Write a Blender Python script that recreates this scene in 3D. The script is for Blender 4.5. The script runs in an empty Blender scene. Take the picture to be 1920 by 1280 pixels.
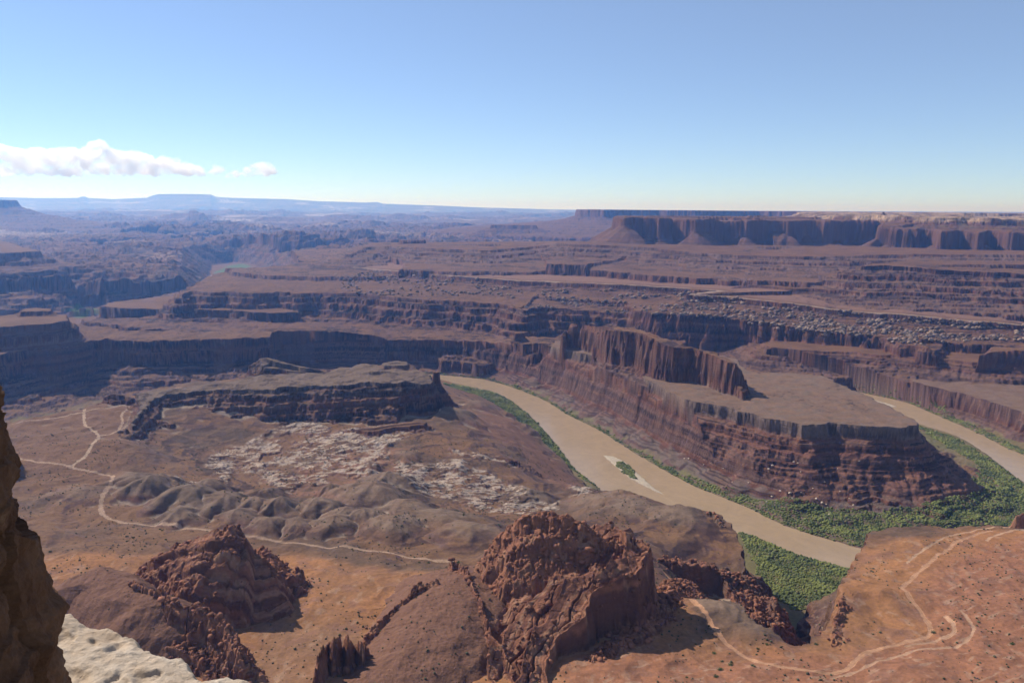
import bpy, math, random, time
import numpy as np
T0 = time.time()
S = bpy.context.scene
C = S.collection
rad = math.radians

# ------------------------------------------------------------------ camera
CAMZ = 600.0
FPX = 1493.0
YH = 392.0            # pixel row of the eye level at the picture centre
ROLL = 0.009          # the horizon drops to the right
PITCH = math.atan((640 - YH) / FPX)
cam_d = bpy.data.cameras.new("camera")
cam_d.sensor_width = 36.0
cam_d.lens = FPX * 36.0 / 1920.0
cam_d.clip_start = 0.1
cam_d.clip_end = 300000.0
cam = bpy.data.objects.new("camera", cam_d)
C.objects.link(cam)
cam.location = (0, 0, CAMZ)
cam.rotation_mode = 'XYZ'
from mathutils import Matrix, Vector
Rm = Matrix.Rotation(math.pi / 2 - PITCH, 4, 'X') @ Matrix.Rotation(math.atan(ROLL), 4, 'Z')
cam.matrix_world = Matrix.Translation((0, 0, CAMZ)) @ Rm
S.camera = cam
RM = np.array(Rm.to_3x3())

# ------------------------------------------------------------------ light
SUN_AZ = rad(-55)     # left of the view direction
SUN_EL = rad(41)
w = bpy.data.worlds.new("World")
S.world = w
w.use_nodes = True
nt = w.node_tree
bg = nt.nodes['Background']
sky = nt.nodes.new('ShaderNodeTexSky')
sky.sky_type = 'NISHITA'
sky.sun_disc = False
sky.sun_elevation = SUN_EL
sky.sun_rotation = SUN_AZ      # rotation is measured from +Y, clockwise seen from above
sky.altitude = 3000
sky.air_density = 1.0
sky.dust_density = 0.0
sky.ozone_density = 4.0
tint = nt.nodes.new('ShaderNodeMix'); tint.data_type = 'RGBA'; tint.blend_type = 'MULTIPLY'; tint.inputs[0].default_value = 1.0
tint.inputs[7].default_value = (.95, .985, 1.05, 1)
nt.links.new(sky.outputs[0], tint.inputs[6])
veil = nt.nodes.new('ShaderNodeMix'); veil.data_type = 'RGBA'; veil.blend_type = 'ADD'; veil.inputs[0].default_value = 1.0
veil.inputs[7].default_value = (1.2, 1.35, 1.55, 1)
nt.links.new(tint.outputs[2], veil.inputs[6]); nt.links.new(veil.outputs[2], bg.inputs[0])
bg.inputs[1].default_value = 0.093
sl = bpy.data.lights.new("sun", 'SUN')
sl.energy = 4.9
sl.angle = rad(0.5)
sl.color = (1.0, 0.93, 0.83)
so = bpy.data.objects.new("sun", sl)
C.objects.link(so)
sd = Vector((math.sin(SUN_AZ) * math.cos(SUN_EL), math.cos(SUN_AZ) * math.cos(SUN_EL), math.sin(SUN_EL)))
so.rotation_euler = sd.to_track_quat('Z', 'Y').to_euler()
so.location = (0, 0, 900)
S.view_settings.view_transform = 'Standard'
S.view_settings.look = 'None'
S.view_settings.exposure = 0.2
S.view_settings.gamma = 1.0
S.cycles.volume_bounces = 6
S.cycles.max_bounces = 8
S.cycles.transparent_max_bounces = 16

# ------------------------------------------------------------------ picture -> world
def ray(px, py):
    v = np.array([px - 960.0, -(py - 640.0), -FPX])
    return RM @ v

def W(px, py, z):
    v = ray(px, py)
    t = (z - CAMZ) / v[2]
    return (v[0] * t, v[1] * t)

def PR(px, r, py=None):
    """a point r metres ahead, in the picture column px (at row py)"""
    if py is None: py = YH + FPX * 440.0 / r if r < 9000 else YH
    v = ray(px, py)
    k = r / v[1]
    return (v[0] * k, v[1] * k)

# ------------------------------------------------------------------ noise
_rng = np.random.RandomState(7)
_G = _rng.rand(256 * 256).astype(np.float32) * 2 - 1
_A = _rng.rand(256 * 256).astype(np.float32) * 6.2831853
_GX = np.cos(_A).astype(np.float32); _GY = np.sin(_A).astype(np.float32)

def perlin(x, y):
    xi = np.floor(x); yi = np.floor(y)
    fx = (x - xi).astype(np.float32); fy = (y - yi).astype(np.float32)
    xi = xi.astype(np.int64); yi = yi.astype(np.int64)
    x0 = (xi & 255); x1 = ((xi + 1) & 255)
    y0 = (yi & 255) << 8; y1 = ((yi + 1) & 255) << 8
    u = fx * fx * fx * (fx * (fx * 6 - 15) + 10)
    v = fy * fy * fy * (fy * (fy * 6 - 15) + 10)
    def g(i, dx, dy):
        return _GX[i] * dx + _GY[i] * dy
    a = g(x0 + y0, fx, fy); b = g(x1 + y0, fx - 1, fy)
    c = g(x0 + y1, fx, fy - 1); d = g(x1 + y1, fx - 1, fy - 1)
    ab = a + (b - a) * u
    cd = c + (d - c) * u
    return (ab + (cd - ab) * v) * 1.5

def fbm(x, y, sc, octv=4, gain=0.5, off=0.0):
    x = x / sc + off; y = y / sc - off * 1.7
    s = 0; a = 1.0; t = 0
    for k in range(octv):
        s = s + a * perlin(x, y); t += a
        a *= gain
        x = x * 2.03 + 11.3; y = y * 2.03 - 7.1
    return s / t * 1.6

def ridged(x, y, sc, octv=3, off=0.0):
    x = x / sc + off; y = y / sc - off * 1.7
    s = 0; a = 1.0; t = 0
    for k in range(octv):
        s = s + a * (1 - 2 * np.abs(perlin(x, y))); t += a
        a *= 0.5
        x = x * 2.1 + 5.3; y = y * 2.1 + 9.1
    return s / t

def worley(x, y, sc, off=0.0, el=1.0, ang=0.0):
    # distance to the nearest jittered cell point (0 at point, ~1 far) and a random number of that cell
    if ang: x, y = x * math.cos(ang) + y * math.sin(ang), -x * math.sin(ang) + y * math.cos(ang)
    x = x / sc / el + off; y = y / sc - off
    xi = np.floor(x).astype(np.int64); yi = np.floor(y).astype(np.int64)
    best = np.full(x.shape, 9.0, np.float32); rid = np.zeros(x.shape, np.float32)
    for dx in (-1, 0, 1):
        for dy in (-1, 0, 1):
            cx = xi + dx; cy = yi + dy
            h = (cx & 255) + ((cy & 255) << 8)
            jx = cx + 0.5 + _G[h] * 0.45; jy = cy + 0.5 + _GX[h] * 0.45
            d = ((x - jx) ** 2 + (y - jy) ** 2).astype(np.float32)
            m = d < best
            best = np.where(m, d, best); rid = np.where(m, _GY[h], rid)
    return np.sqrt(best), rid

def smooth(e0, e1, x):
    t = np.clip((x - e0) / (e1 - e0), 0, 1)
    return t * t * (3 - 2 * t)

def terrace(z, h, k, ph=0.0):
    t = z / h + ph
    f = np.floor(t); r = t - f
    r = np.clip((r - 0.5) * k + 0.5, 0, 1)
    return (f + r - ph) * h

# ------------------------------------------------------------------ polar grid of the land, twice: a coarse one to learn where the
# ground is steep, then the real one with its rings gathered on the steep places
half = rad(39.0)
def seg(r0, r1, step):
    n = int(math.log(r1 / r0) / step)
    return list(np.exp(np.linspace(math.log(r0), math.log(r1), n, endpoint=False)))
def rings(q):
    return np.array(seg(430, 1300, 1 / 800. / q) + seg(1300, 3400, 1 / 620. / q) + seg(3400, 7500, 1 / 420. / q) + seg(7500, 18000, 1 / 230. / q) + seg(18000, 62000, 1 / 120. / q) + [62000.0])
QC = 1.0
for PASS in (0, 1):
    if PASS == 0:
        rr0 = rings(.42); az0 = np.linspace(-half - rad(4), half, 520)
        az = az0; NC = len(az); NR = len(rr0)
        AZ, RR = np.meshgrid(az, rr0)
    else:
        az = np.linspace(-half - rad(4), half, int(1760 * QC)); NC = len(az); NR = int(2350 * QC)
        dr_g = np.gradient(RR, axis=0); dh_g = np.abs(np.gradient(H, axis=0))
        wgt = (dr_g * (.05 + np.clip((CAMZ - 120) / RR, .03, 1)) + .9 * dh_g) / RR
        def box0(a, k, ax):
            c = np.cumsum(np.insert(a, 0, 0, axis=ax), axis=ax); n = a.shape[ax]
            lo = np.clip(np.arange(n) - k, 0, n); hi = np.clip(np.arange(n) + k + 1, 0, n)
            return (np.take(c, hi, axis=ax) - np.take(c, lo, axis=ax)) / ((hi - lo).reshape([-1, 1] if ax == 0 else [1, -1]))
        wgt = box0(box0(box0(wgt, 3, 0), 12, 1), 7, 1)
        cum = np.cumsum(wgt, axis=0); cum = (cum - cum[:1]) / (cum[-1:] - cum[:1])
        cj = (az - az0[0]) / (az0[1] - az0[0]); c0 = np.clip(cj.astype(int), 0, len(az0) - 2); ct = cj - c0
        tt = np.linspace(0, 1, NR); RRn = np.empty((NR, len(az0)))
        for c in range(len(az0)): RRn[:, c] = np.exp(np.interp(tt, cum[:, c], np.log(rr0)))
        RR = RRn[:, c0] * (1 - ct) + RRn[:, c0 + 1] * ct
        AZ = np.repeat(az[None], NR, 0)
        del RRn, wgt, cum
    print("pass", PASS, NR, NC, NR * NC, time.time() - T0)
    X = np.sin(AZ) * RR; Y = np.cos(AZ) * RR
    azc = np.linspace(az[0], az[-1], 240); lrc = np.linspace(math.log(430), math.log(62000), 420)
    AC, LC = np.meshgrid(azc, lrc)
    XC = np.sin(AC) * np.exp(LC); YC = np.cos(AC) * np.exp(LC)
    _ic = np.clip(np.searchsorted(azc, az) - 1, 0, len(azc) - 2); _tc = (az - azc[_ic]) / (azc[1] - azc[0])
    _q = (np.log(RR) - lrc[0]) / (lrc[1] - lrc[0]); _ir = np.clip(_q.astype(int), 0, len(lrc) - 2); _tr = _q - _ir
    def upsample(G):
        a0 = G[_ir, _ic[None]]; a1 = G[_ir, _ic[None] + 1]; b0 = G[_ir + 1, _ic[None]]; b1_ = G[_ir + 1, _ic[None] + 1]
        a = a0 + (a1 - a0) * _tc[None]; b = b0 + (b1_ - b0) * _tc[None]
        return a + (b - a) * _tr

    def poly_sd(P, x, y, PZ=None):
        """signed distance (negative inside) and nearest boundary point"""
        best = np.full(x.shape, 1e18); nx = np.zeros(x.shape); ny = np.zeros(x.shape); pz = np.zeros(x.shape)
        inside = np.zeros(x.shape, bool)
        n = len(P)
        if PZ is None: PZ = np.zeros(n)
        for i in range(n):
            ax, ay = P[i]; bx, by = P[(i + 1) % n]
            ex, ey = bx - ax, by - ay
            L = ex * ex + ey * ey + 1e-9
            t = np.clip(((x - ax) * ex + (y - ay) * ey) / L, 0, 1)
            qx = ax + t * ex; qy = ay + t * ey
            d = (x - qx) ** 2 + (y - qy) ** 2
            m = d < best
            best[m] = d[m]; nx[m] = qx[m]; ny[m] = qy[m]; pz[m] = (PZ[i] + (PZ[(i + 1) % n] - PZ[i]) * t)[m]
            c = ((ay > y) != (by > y)) & (x < ex * (y - ay) / (ey if abs(ey) > 1e-9 else 1e-9) + ax)
            inside ^= c
        d = np.sqrt(best)
        return np.where(inside, -d, d), nx, ny, pz

    def line_sd(P, x, y):
        """distance to a polyline, side (+ left), parameter, nearest point"""
        best = np.full(x.shape, 1e18); side = np.zeros(x.shape); par = np.zeros(x.shape)
        nx = np.zeros(x.shape); ny = np.zeros(x.shape)
        for i in range(len(P) - 1):
            ax, ay = P[i][:2]; bx, by = P[i + 1][:2]
            ex, ey = bx - ax, by - ay
            L = ex * ex + ey * ey + 1e-9
            t = np.clip(((x - ax) * ex + (y - ay) * ey) / L, 0, 1)
            qx = ax + t * ex; qy = ay + t * ey
            d = (x - qx) ** 2 + (y - qy) ** 2
            m = d < best
            best[m] = d[m]; nx[m] = qx[m]; ny[m] = qy[m]; par[m] = (i + t)[m]
            side[m] = (ex * (y - ay) - ey * (x - ax))[m]
        return np.sqrt(best), np.sign(side), par, nx, ny

    def curve(P, n=6):
        """Catmull-Rom through points"""
        P = [np.array(p, float) for p in P]
        out = []
        for i in range(len(P) - 1):
            p0 = P[max(i - 1, 0)]; p1 = P[i]; p2 = P[i + 1]; p3 = P[min(i + 2, len(P) - 1)]
            for k in range(n):
                t = k / n
                out.append(0.5 * ((2 * p1) + (-p0 + p2) * t + (2 * p0 - 5 * p1 + 4 * p2 - p3) * t * t + (-p0 + 3 * p1 - 3 * p2 + p3) * t ** 3))
        out.append(P[-1])
        return [tuple(p) for p in out]

    def qz(p):
        # height of a point at distance r that is seen at row py
        v = ray(p[1], p[2]); return CAMZ + v[2] / v[1] * p[3]

    def conv(pts, z):
        out = []
        for p in pts:
            if p[0] == 'p': out.append(PR(p[1], p[2]))
            elif p[0] == 'w': out.append((p[1], p[2]))
            elif p[0] == 'q': out.append(PR(p[1], p[3], p[2]))
            elif len(p) == 3: out.append(W(*p))
            else: out.append(W(p[0], p[1], z))
        return out

    # ------------------------------------------------------------------ river outline (all at water level)
    RIV_L = curve(conv([(560,706),(620,704),(700,702),(790,704),(850,718),(900,729),(950,747),(990,776),(1020,806),(1050,842),(1075,876),(1125,916),(1170,950),(1250,990),(1330,1000),(1400,1001),(1450,1021),(1500,1041),(1580,1063),(1700,1100),(1850,1130),(2050,1120)], 0), 4)
    RIV_R = curve(conv([(560,700),(620,698.5),(700,698),(790,700.5),(860,706),(910,712),(960,726),(1020,750),(1060,775),(1120,805),(1200,855),(1290,905),(1350,930),(1400,950),(1460,980),(1520,1001),(1612,1027),(1720,1055),(1850,1060),(1960,1040)], 0), 4)
    RIV_L2 = curve(conv([(2050,1120),(2190,1060),(2200,980),(2080,890),(1920,853),(1840,815),(1760,780),(1700,755),(1640,741),(1575,728),(1510,720),(1440,712)], 0), 4)
    RIV_R2 = curve(conv([(1960,1040),(2060,1000),(2060,960),(1990,930),(1920,904),(1850,851),(1790,816),(1720,794),(1660,770),(1612,746),(1560,735),(1500,727),(1440,718)], 0), 4)
    river_poly = RIV_L + RIV_L2 + RIV_R2[::-1] + RIV_R[::-1]
    far_river = [conv([(404,518),(430,519),(462,525),(458,527),(425,523),(402,520)], 0), conv([(1600,600),(1610,600),(1612,603),(1600,603)], 0)][:1]
    bar_poly = conv([(1130,853),(1150,855),(1170,864),(1186,879),(1204,894),(1222,911),(1248,928),(1230,922),(1204,909),(1182,897),(1164,882),(1148,869)], 0)
    bar2_poly = conv([(1614,747),(1640,750),(1668,757),(1684,763),(1664,763),(1636,756)], 0)

    # ------------------------------------------------------------------ near ground heights (control points px,py,z)
    ctrl = [(30,790,172),(-200,800,175),(150,775,170),(300,726,172),(400,722,180),(150,830,165),(60,870,160),(200,890,150),(195,940,150),(230,985,155),
     (400,1000,155),(500,1015,150),(650,1032,150),(800,1050,150),(860,1060,150),(230,830,165),(300,835,140),(400,840,122),(520,820,118),(650,812,120),(760,800,118),
     (850,795,110),(895,785,66),(930,800,70),(960,790,40),(1000,830,25),(1040,850,12),(1085,895,8),(1115,915,12),(880,740,30),(840,722,8),(880,735,12),(950,765,8),(990,800,8),(1030,835,6),
     (400,880,128),(500,900,120),(600,880,118),(700,880,112),(800,890,108),(900,900,98),(950,880,92),(1000,870,62),(1000,920,84),(1050,900,38),(1060,950,80),(980,950,98),
     (300,950,150),(400,950,142),(500,960,138),(600,960,135),(700,960,132),(800,970,130),(850,1010,145),(700,1000,145),
     (1120,930,95),(1180,935,112),(1250,950,118),(1300,955,120),(1200,1000,135),(1150,970,120),(1250,1050,140),(1290,1010,135),(1340,1118,105),(1300,1100,112),(1330,1160,156),(1400,1180,166),(1455,1200,168),
     (600,1100,165),(700,1100,168),(560,1180,170),(300,1040,162),(150,1040,165),(100,1100,170),(600,1270,178),(800,1100,165),(1000,1270,180),(700,1200,172),
     (1258,1085,145),(1300,1180,168),(1400,1245,174),(1560,1262,176),(1250,1270,180),(1740,1200,174),(1690,1110,170),(1600,1120,168),(1640,1000,160),(1820,1005,158),(1900,990,158),(1560,1190,170),
     (1900,1100,172),(1900,1250,180),(1700,1275,182),(1480,1225,172),(2100,1100,172),(2100,1000,160),(-200,1000,170),(-200,1200,175)]
    cw = np.array([W(a, b, c) for a, b, c in ctrl]); cz = np.array([c[2] for c in ctrl], float)
    def tps(x, y):
        n = len(cw); sc = 500.0
        Q = cw / sc
        def U(r2): return 0.5 * r2 * np.log(r2 + 1e-12)
        K = U(((Q[:, None] - Q[None]) ** 2).sum(-1)) + np.eye(n) * 1e-3
        Pm = np.c_[np.ones(n), Q]
        A = np.block([[K, Pm], [Pm.T, np.zeros((3, 3))]])
        sol = np.linalg.solve(A, np.r_[cz, 0, 0, 0])
        o = sol[n] + sol[n + 1] * x / sc + sol[n + 2] * y / sc
        for i in range(n):
            o = o + sol[i] * U((x / sc - Q[i, 0]) ** 2 + (y / sc - Q[i, 1]) ** 2)
        return o
    nearH = upsample(np.clip(tps(np.clip(XC, -2500, 2500), np.clip(YC, 0, 2600)), 2, 215))

    # ------------------------------------------------------------------ base land
    H = np.full(X.shape, 4.0)
    FID = np.zeros(X.shape, np.int16)          # which landform a point belongs to
    PAL = np.zeros(X.shape, np.int8)           # 0 ground soil, 1 strata cliff, 2...
    LOWD = np.full(X.shape, 1e6)               # distance beyond its own rim
    H += 1.2 * fbm(X, Y, 60, 3)
    feats = []
    def rise(profile, d):
        xs = [p[0] for p in profile]; ys = [p[1] for p in profile]
        return np.interp(d, xs, ys)

    def feature(name, pts, z, drop, big=(14, 90), small=(4, 22), flute=(2.5, 9), gully=0.22, ter=(11, 3.0, 0.6), top=None, label=None, cat=None, rough=0, topn=1.5, spl=True, tail=2.0, toprough=0, gs=60., widf=None, cones=None):
        global H
        P = conv(pts, z)
        PZ = np.array([(p[2] if (len(p) == 3 and not isinstance(p[0], str)) else ((qz(p) if p[0] == 'q' else p[3]) if len(p) > 3 else z)) for p in pts], float)
        top_z = max(PZ.max(), z)
        if top_z - drop[-1][1] > 3:
            rest = top_z - drop[-1][1]
            drop = list(drop) + [(drop[-1][0] + rest / tail, top_z)]
        maxd = drop[-1][0] * 1.25 + 50
        dc = poly_sd(P, XC, YC)[0]
        # coarse mask grown by local cell size
        cell = 0.02 * np.exp(LC)
        mk = upsample(((dc < maxd + cell)).astype(float)) > 0
        idx = np.nonzero(mk)
        if len(idx[0]) == 0: return
        x = X[idx]; y = Y[idx]
        wx = x + big[0] * fbm(x, y, big[1], 3, off=3.3); wy = y + big[0] * fbm(x, y, big[1], 3, off=8.8)
        d, nx, ny, pz = poly_sd(P, wx, wy, PZ)
        if widf is not None: d = np.where(d > 0, d * widf(nx, ny), d)
        d = d + small[0] * fbm(x, y, small[1], 3, off=1.1)
        inner = d < 0
        f = flute[0] * .5 * (1 - 1.6 * np.abs(perlin(nx / flute[1], ny / flute[1]))) + flute[0] * 1.7 * fbm(x, y, flute[1] * 2.2, 4, off=7)
        f = f + flute[0] * 2.0 * np.clip(fbm(x, y, flute[1] * 6, 3, off=19), -.3, .8) * smooth(-.3, .2, fbm(x, y, flute[1] * 14, 2, off=23))
        d2 = d + f * np.where(inner, np.exp(np.clip(d, -60, 0) / 8), 1.0)
        g = 1 + gully * (2.0 * fbm(x, y, gs * 1.3, 4, off=14) + .9 * perlin(nx / 34., ny / 34. + 3) + 0.5 * perlin(nx / 13., ny / 13.))
        d3 = np.where(d2 > 0, d2 + (g - 1) * gs * (1 - np.exp(-np.clip(d2, 0, None) / gs)), d2)
        dr = rise(drop, np.clip(d3, 0, None))
        tp = pz if top is None else top(x, y, idx)
        tn = topn * fbm(x, y, 50, 4) + np.where(inner, np.clip(-d, 0, 200) * 0.01, 0)
        if toprough:
            tn = tn + toprough * (terrace(0.5 + 0.5 * fbm(x, y, toprough * 9, 4, off=5), 0.25, 4))
        h = tp + tn - dr
        if cones:
            # fans of fallen rock leaning on the foot of the cliff
            ca, cwd, clen, czf = cones
            cn = .5 + .9 * perlin(nx / cwd, ny / cwd + 5) + .35 * perlin(nx / cwd * 2.7, ny / cwd * 2.7)
            ht = (tp - czf) + ca * np.clip(cn, 0.02, 1.2) - np.clip(d, 0, None) * (ca / clen) + .8 * fbm(x, y, 30, 3)
            iscone = (ht > h) & (d2 > 3) & (d2 < clen * 1.6)
            h = np.where(iscone, ht, h)
        if ter:
            zt = h + 3.0 * fbm(x, y, 160, 2, off=2) + 1.6 * fbm(x, y, 12, 3, off=39)
            st = np.clip(ter[2] * (.95 + 1.9 * fbm(x, y, 85, 4, off=4.1)), .08, 1)
            zt = zt + .30 * ter[0] * perlin(h / (ter[0] * 2.6) + 3.3, h * 0 + 1.7)
            dz = terrace(zt, ter[0], ter[1], 0.2) - zt
            dz2 = terrace(zt, ter[0] * 0.37, ter[1], 0.6) - zt
            on = smooth(0.5, 3.0, dr)
            if cones: on = np.where(iscone, 0.12, on)
            h = h + (dz * st + dz2 * st * 0.6) * on
            h = h + on * (.7 * fbm(x, y, 7, 3, off=9) + .5 * ridged(x, y, 15, 2, off=29))
        if rough:
            wd, ri = worley(x, y, rough * 1.7, off=2.2)
            h = h + (0.75 - wd) * rough * 0.7 * (0.5 + 0.5 * ri) * smooth(0, 6, dr)
        up = h > H[idx]
        k = len(feats) + 1
        sel = (idx[0][up], idx[1][up])
        H[sel] = h[up]; FID[sel] = k; LOWD[sel] = d2[up]
        feats.append(dict(name=name, label=label, cat=cat))
        return k

    # ---- far plains: one great bench with ridges and hidden side canyons
    def plain_top(x, y, idx):
        r = RR[idx]
        f = fbm(x, y, 1500, 5, off=1.5)
        f2 = fbm(x, y * 1.0, 420, 4, off=6.5)
        h = 165 + 60 * smooth(5000, 12000, r) + 30 * smooth(14000, 40000, r)
        rel = 120 * f + 34 * f2
        rel = .65 * terrace(rel, 34, 4.0, 0.3) + .35 * terrace(rel + 9 * fbm(x, y, 260, 3, off=31), 13, 4.0)
        amp = smooth(3900, 5600, r)
        rg = fbm(x, y, 3800, 3, off=12.0)
        h = h + amp * (1 - smooth(14000, 22000, r)) * 1.3 * (terrace(26 * ridged(x, y, 260, 3, off=41) + 6 * fbm(x, y, 90, 2), 12, 4.5) - 6)
        h = h + rel * amp * np.clip(0.8 + 1.3 * rg, 0.15, 1.6)
        # incised dark meanders
        cn = np.abs(perlin(x / 2600. + 3.1, y / 2600. + 1.7) + 0.25 * perlin(x / 700., y / 700.))
        h = h - 110 * (1 - smooth(0.05, 0.085, cn)) * smooth(4600, 5600, r) * (1 - smooth(16000, 22000, r))
        return h

    # =============================================================== landforms, far to near
    # pal: colour family; flat: colour of level ground on it
    feature('canyon_plain', [(-900,560,140),(0,541,140),(60,538,140),(120,535,140),(200,529,140),(262,526,140),(330,521,145),(370,514,150),(398,500,150),(430,489,150),(470,490,150),(520,497,150),(560,512,150),(640,520,150),
            ('p',900,5200,150),('p',2300,5200,150),('p',2600,70000,150),('p',-1200,70000,150)], 150,
            [(0,0),(8,75),(60,100),(120,125),(170,140)], big=(45,380), small=(10,60), flute=(5,30), ter=(16,3,.5), top=plain_top,
            label=None, cat=None)
    feature('hazy_mesa', [('p',-500,14500),('p',-60,13300),('p',10,13300),('p',30,13800),('p',20,15500),('p',-500,17000)], 672, [(0,0),(60,110),(420,230),(900,330),(1700,420),(2600,470)], big=(60,900), small=(20,200), flute=(14,70), ter=(40,3,.5), topn=4, tail=.3,
            label='blue hazy flat-topped mesa on the skyline at the left edge of the picture', cat='mesa')
    feature('dark_hill', [(-300,449),(0,451),(22,455),(45,463),(78,470),(20,474),(-300,478)], 300, [(0,0),(8,30),(90,60),(95,75),(260,110)], big=(20,200), flute=(5,30),
            label='low dark ledgy hill on the left edge below the blue hazy mesa', cat='hill')
    feature('skyline_mesa', [('p',1087,13200),('p',1080,12200),('p',1130,11600),('p',1240,11900),('p',1300,11500),('p',1420,12000),('p',1500,11500),('p',1640,12000),('p',1800,12000),('p',2100,12000),('p',2100,16000),('p',1087,14500)], 602,
            [(0,0),(25,95),(60,110),(160,150),(400,190),(1200,260),(2200,330)], big=(90,700), small=(20,160), flute=(18,60), ter=(30,3,.5), topn=3,
            label='long blue mesa farthest back on the skyline behind the big dark cliffs', cat='mesa')
    for nm, px, r, zz, sx, lab in [('small_mesa',965,10500,395,300,'small hazy butte on the plain left of the long blue skyline mesa')]:
        cx, cy = PR(px, r)
        feature(nm, [('w',cx-sx,cy-100),('w',cx+sx,cy-120),('w',cx+sx*.8,cy+200),('w',cx-sx*.7,cy+220)], zz, [(0,0),(12,35),(150,70),(400,140)], big=(40,300), flute=(6,40), ter=(20,3,.5), label=lab, cat='butte')
    def pbutte(nm, px0, px1, yb, zz, base, lab, cat='butte', cliff=.7):
        # a small butte standing on land of height base, its foot seen at row yb
        x0, y0 = W(px0, yb, base); x1, y1 = W(px1, yb, base)
        ww = (x1 - x0); hgt = zz - base; m = 0.22 * ww
        r = math.hypot(x0, y0); kx, ky = x0 / r, y0 / r
        feature(nm, [('w',x0+m+kx*ww*.25,y0+ky*ww*.25),('w',x1-m+kx*ww*.25,y1+ky*ww*.25),('w',x1-m+kx*ww*.6,y1+ky*ww*.6),('w',x0+m+kx*ww*.6,y0+ky*ww*.6)], zz,
            [(0,0),(4,hgt*cliff),(m*1.2,hgt*1.05)], big=(ww*.06,ww*.3), small=(ww*.03,ww*.1), flute=(3,18), topn=2, label=lab, cat=cat)
    feature('stepped_slope', [('q',655,478,5000),('q',690,463,5400),('q',740,461,5450),('q',830,467,5150),('q',920,470,4950),('q',1000,463,5050),('q',1040,457,5050),('q',1120,459,4950),('q',1200,463,4900),('q',1260,470,4700),('q',1330,476,4500),('q',1400,480,4400),('q',1500,481,4300),('q',1600,480,4300),('q',1700,476,4300),('q',2100,480,4200),('p',2300,9000,375),('p',1156,5600,375),('p',1080,6000,370),('p',690,6200,333)], 330,
            [(0,0),(6,13),(110,28),(114,38),(230,52),(234,60),(420,70),(700,80)], big=(40,260), small=(9,60), flute=(5,30), ter=(12,3,.7), label=None, cat=None)
    pbutte('flat_butte', 735, 815, 461, 370, 334, 'flat-topped butte at the left end of the stepped purple slope, under the hazy plain')
    pbutte('low_butte', 925, 985, 461, 362, 340, 'low flat butte right of the flat-topped one, on the stepped purple slope')
    feature('cliff_mesa', [('q',1156,407,5500),('q',1172,409,5400),('q',1200,408.5,5450),('q',1232,409,5400),('q',1262,411,5480),('q',1300,412,5330),('q',1330,412,5480),('q',1352,416,5500),('q',1400,414,5430),('q',1440,414,5480),('q',1480,416,5400),('q',1520,414,5450),('q',1560,415,5380),('q',1600,415,5400),('q',1638,414,5350),('q',1652,418,5500),('q',1650,426,5150),('q',1690,430,5050),('q',1722,431,5000),('q',1740,428,5150),('q',1768,434,4800),('q',1790,433,4900),('q',1830,436,4780),('q',1862,433,4880),('q',1900,436,4760),('q',2100,440,4700),('p',2100,9000,552),('p',1156,6100,552)], 552,
            [(0,0),(8,10),(11,18),(15,60),(19,120),(24,140),(70,158),(120,178),(200,196),(330,214),(420,226)], big=(30,330), small=(10,70), flute=(9,34), gully=0.2, gs=130., tail=.45, cones=(110, 210., 190., 168), ter=(14,3,.35), topn=2.5, toprough=8,
            label='massive dark cliff-walled mesa with pale talus cones along the right skyline', cat='mesa')
    feature('pale_plateau', [('q',1500,406.5,6300),('q',1560,407,6000),('q',1640,406,5700),('q',1700,409,5500),('q',1760,411,5300),('q',1800,410,5400),('q',1860,412,5300),('q',1930,414,5300),('q',2200,420,5200),('p',2200,9000,590),('p',1500,9000,590)], 570,
            [(0,0),(6,16),(40,24),(45,40),(160,55),(300,70)], big=(60,260), small=(14,70), flute=(8,40), ter=(9,4,.9), topn=5, toprough=14,
            label='pale creamy slickrock plateau on top of the dark cliffs at the right', cat='plateau')
    pbutte('cap_ledge', 1378, 1465, 409, 568, 552, 'thin flat rock cap on the dark mesa rim left of the pale plateau', 'ledge')
    _k = PR(1649, 6000)
    feature('summit_knob', [('w',_k[0]-9,_k[1],604),('w',_k[0]+9,_k[1],604),('w',_k[0]+7,_k[1]+16,604),('w',_k[0]-7,_k[1]+16,604)], 604, [(0,0),(5,10),(14,22),(30,34)], big=(2,20), small=(2,8), flute=(1,5), ter=None, topn=.5,
            label='tiny pointed knob on the skyline at the left end of the pale plateau', cat='knob')

    feature('white_rim', [(612,489,255),(640,500),(700,505),(780,512),(860,519),(960,526),(1080,531),(1180,535),(1270,541),(1340,545),(1300,549),(1285,553),('q',1370,558,3350),('q',1460,567,3240),('q',1560,581,3120),('q',1640,588,3060),('q',1700,591,3030),('q',1780,600,2980),('q',1850,604,2960),('q',1930,612,2930),('q',2200,640,2900),('p',2600,3200,190),('p',2600,9000),('p',900,7500),('p',640,6000)], 250,
            [(0,0),(3,10),(7,19),(40,28),(110,42),(170,50),(240,54)], big=(18,150), small=(5,30), flute=(3,14), ter=(9,3,.3), topn=1.5, label=None, cat=None)
    feature('red_terraces', [('q',1358,545,3620),('q',1372,538,3640),('q',1415,535,3660),('q',1480,541,3560),('q',1560,541,3560),('q',1640,535,3560),('q',1760,530,3560),('q',1800,520,3560),('p',1700,4400,262),('p',1480,4000,262)], 265, [(0,0),(4,11),(60,24),(64,33),(110,38)], big=(16,120), flute=(3,18), ter=(8,3,.8),
            label='low red terraced tongue left of the stepped mesa on the right, above the boulder slopes', cat='ridge')
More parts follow.
